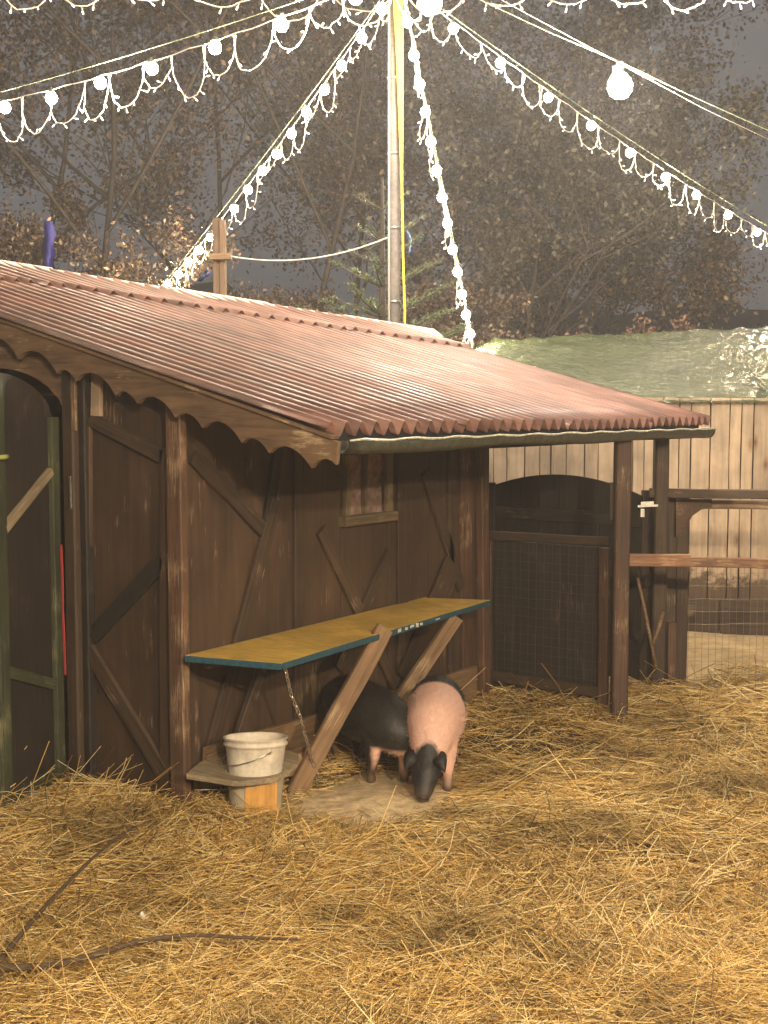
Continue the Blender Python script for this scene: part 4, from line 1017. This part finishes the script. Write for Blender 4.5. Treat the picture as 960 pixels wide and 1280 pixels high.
# ------------------------------------------------------------------ trees
def tube_np(segs, name, mat, parent, sides=5):
    V = []; Fc = []
    for (pts, rad) in segs: tube_vf(pts, rad, sides, V, Fc, False)
    return mesh_obj(name, V, Fc, mat, parent, True)
def leaves(name, C, size, mat, parent):
    M = len(C); u = rng.normal(size=(M, 3)); u /= np.linalg.norm(u, axis=1)[:, None]
    w = rng.normal(size=(M, 3)); v = np.cross(u, w); v /= np.linalg.norm(v, axis=1)[:, None]
    s = size*rng.uniform(.6, 1.3, M)[:, None]; n = np.cross(u, v)
    V = np.empty((M, 4, 3)); V[:, 0] = C-u*s; V[:, 1] = C+v*s*.55+n*s*.15; V[:, 2] = C+u*s; V[:, 3] = C-v*s*.55+n*s*.15
    V = V.reshape(-1, 3); c = V.mean(0); me = bpy.data.meshes.new(name)
    me.vertices.add(M*4); me.vertices.foreach_set('co', (V-c).reshape(-1).astype(np.float32))
    me.loops.add(M*4); me.loops.foreach_set('vertex_index', np.arange(M*4, dtype=np.int32)); me.polygons.add(M); me.polygons.foreach_set('loop_start', np.arange(M, dtype=np.int32)*4)
    me.update(); me.validate(); me.materials.append(mat); o = bpy.data.objects.new(name, me); return reg(o, Matrix.Translation(Vector(c)), parent)
def tree(px, D, H, spread, nl, mat, label, lsize=.045, bare=0.0, low=.12, rt=.055):
    if nl > 10000: nl = int(nl*2.6); lsize *= .85
    base = at(px, 510, D); base.z = 0; t = thing('tree', base, label, 'tree', 'trees behind the shed')
    rnd = random.Random(int(px*7+D)); segs = []; tips = []
    def grow(p, d, L, r, lev):
        pts = [p.copy()]; n = 4; q = p.copy(); dd = d.copy()
        for i in range(n):
            dd = (dd+Vector((rnd.uniform(-1, 1), rnd.uniform(-1, 1), rnd.uniform(-.5, .9)))*.16).normalized(); q = q+dd*L/n; pts.append(q.copy())
            if lev >= 2: tips.append((q.copy(), .22+.12*lev))
        segs.append((pts, [r*(1-.55*i/n) for i in range(n+1)]))
        if lev >= 4: return
        nb = (6, 4, 3, 3)[min(lev, 3)]
        for i in range(nb):
            k = rnd.uniform(.3, 1) if lev else rnd.uniform(low*1.6, 1); j = min(n-1, int(k*n)); bp = pts[j].lerp(pts[j+1], k*n-j)
            a = rnd.uniform(0, 2*pi); nd_ = (dd*.55+Vector((cos(a), sin(a), rnd.uniform(-.1, .5)))*(.75 if lev else spread)).normalized()
            grow(bp, nd_, L*rnd.uniform(.48, .7), r*.5, lev+1)
    grow(base, Vector((rnd.uniform(-.08, .08), rnd.uniform(-.08, .08), 1)), H*.72, rt, 0)
    # keep only the wood that shows: fine twigs go into the crown's branches
    tube_np(segs[:], 'trunk', BARK, t, 4)
    T = np.array([list(p) for p, _ in tips]); 
    idx = rng.integers(0, len(T), nl); clump = rng.normal(size=(len(T), 3))*.0; C = T[idx]+rng.normal(size=(nl, 3))*np.array([.20, .20, .17])*H/8
    dens = np.array([mnoise.noise(Vector(c)*1.1) for c in C]); C = C[dens > rng.uniform(-.35, .12, nl)]
    leaves('crown', C, lsize, mat, t)
tree(-40, 17, 9.5, .9, 15000, LEAFB, 'broad withered tree behind the far left end of the roof', .05)
tree(95, 15, 9.0, .8, 16000, LEAFB, 'pale-trunked tree with brown leaves beside the violet blue sheeting', .046)
tree(215, 20, 11, .9, 15000, LEAFB, 'tree with brown leaves between the left strings of lights and the roof', .055)
tree(345, 17, 9.5, .9, 17000, LEAFB, 'dense brown-leaved tree behind the slack cable', .048)
tree(440, 22, 11, .9, 13000, LEAFG, 'greyish tree directly behind the mast', .055)
tree(640, 18, 6.0, .9, 15000, LEAFG, 'grey green tree right of the steepest light string', .046)
tree(745, 14.5, 2.5, .5, 10500, LEAFO, 'low rust orange leaved tree rising above the green tarpaulin', .032, rt=.03)
tree(700, 22, 6.6, .8, 14000, LEAFB, 'tall thin-crowned tree behind the rust orange one', .05)
tree(560, 24, 10.0, .9, 12000, LEAFG, 'distant grey tree between the mast and the steepest light string', .055)
tree(905, 34, 4.0, .8, 600, LEAFG, 'small bare tree on the dark skyline at the right', .05, rt=.10)
tree(1010, 30, 3.6, .9, 5000, LEAFG, 'dark tree at the right edge beyond the tarpaulin roof', .06)

for px, D, H in ((-60, 15.5, 4.0), (40, 16.2, 3.4), (165, 15.3, 3.2), (300, 16.0, 3.2), (395, 15.8, 2.8), (545, 16.5, 3.0), (640, 15.6, 2.4)):
    tree(px, D, H, .95, 11500, LEAFB, {-60: 'leafy brown bush behind the roof at the very left edge', 40: 'leafy brown bush just below the violet blue sheeting', 165: 'leafy brown bush where the left light string meets the roof', 300: 'leafy brown bush right of the two-plank post', 395: 'leafy brown bush under the slack cable, left of the spruce', 545: 'leafy brown bush between the mast and the steepest light string', 640: 'leafy brown bush left of the rust orange tree'}[px], .036, rt=.03)
def spruce(px, D, H, label):
    base = at(px, 510, D); base.z = 0; t = thing('spruce_tree', base, label, 'tree'); rnd = random.Random(5); segs = []; nl = []
    segs.append(([base, base+Vector((0, 0, H*.6)), base+Vector((0, 0, H))], [.06, .035, .010])); z = H-.25
    tube_np(segs, 'trunk', BARK, t, 8); bs_ = []; C = []; Dn = []
    while z > 1.3:
        k = (H-z); nb = 5 if k > .8 else 4
        for i in range(nb):
            a = 2*pi*i/nb+rnd.uniform(-.4, .4); L = min(1.1, .16+k*.42)*rnd.uniform(.75, 1.1); d = Vector((cos(a), sin(a), .55-.12*k)).normalized()
            p0 = base+Vector((0, 0, z)); p1 = p0+d*L; bs_.append(([p0, p0.lerp(p1, .5)-Vector((0, 0, .02)), p1], [.010, .007, .003]))
            for s in range(int(L/.028)):
                u = (s+1)*.028/L; q = p0.lerp(p1, u); C.append(q); Dn.append(d)
                if s % 5 == 3 and k > .7:
                    for sd in (1, -1):
                        sdv = (d+d.cross(Vector((0, 0, 1)))*sd*.9).normalized(); l2 = L*.35*(1-u*.6); bs_.append(([q, q+sdv*l2], [.005, .002]))
                        for s2 in range(int(l2/.03)): C.append(q+sdv*(s2*.03)); Dn.append(sdv)
        z -= rnd.uniform(.17, .25)
    tube_np(bs_, 'branches', BARK, t, 4)
    V = []; Fc = []
    for c, d in zip(C, Dn):
        for k in range(9):
            r = Vector((rnd.uniform(-1, 1), rnd.uniform(-1, 1), rnd.uniform(-1, 1))).normalized(); e = (d*.7+r).normalized()*.032; w = e.cross(r+Vector((.01, .3, .1))).normalized()*.0036
            b = len(V); V += [tuple(c-w), tuple(c+w), tuple(c+e)]; Fc.append((b, b+1, b+2))
    mesh_obj('needles', V, Fc, NEEDLE, t)
spruce(478, 10.4, at(480, 222, 10.4).z, 'young spruce with a bare leading shoot close behind the mast')

# ------------------------------------------------------------------ night mist
def haze():
    m = bpy.data.materials.new('night_mist'); m.use_nodes = True; n = m.node_tree.nodes; n.clear()
    o = n.new('ShaderNodeOutputMaterial'); v = n.new('ShaderNodeVolumePrincipled'); v.inputs['Color'].default_value = (.93, .90, .90, 1)
    v.inputs['Density'].default_value = HAZE; v.inputs['Anisotropy'].default_value = .2
    m.node_tree.links.new(v.outputs[0], o.inputs['Volume'])
    x0, x1, y0, y1, z0, z1 = -134, 134, -64, 144, -1.5, 15
    V = [(x, y, z) for z in (z0, z1) for (x, y) in ((x0, y0), (x1, y0), (x1, y1), (x0, y1))]
    Fc = [(3, 2, 1, 0), (4, 5, 6, 7), (0, 1, 5, 4), (1, 2, 6, 5), (2, 3, 7, 6), (3, 0, 4, 7)]
    tag(mesh_obj('haze', V, Fc, m), kind='stuff')
haze()
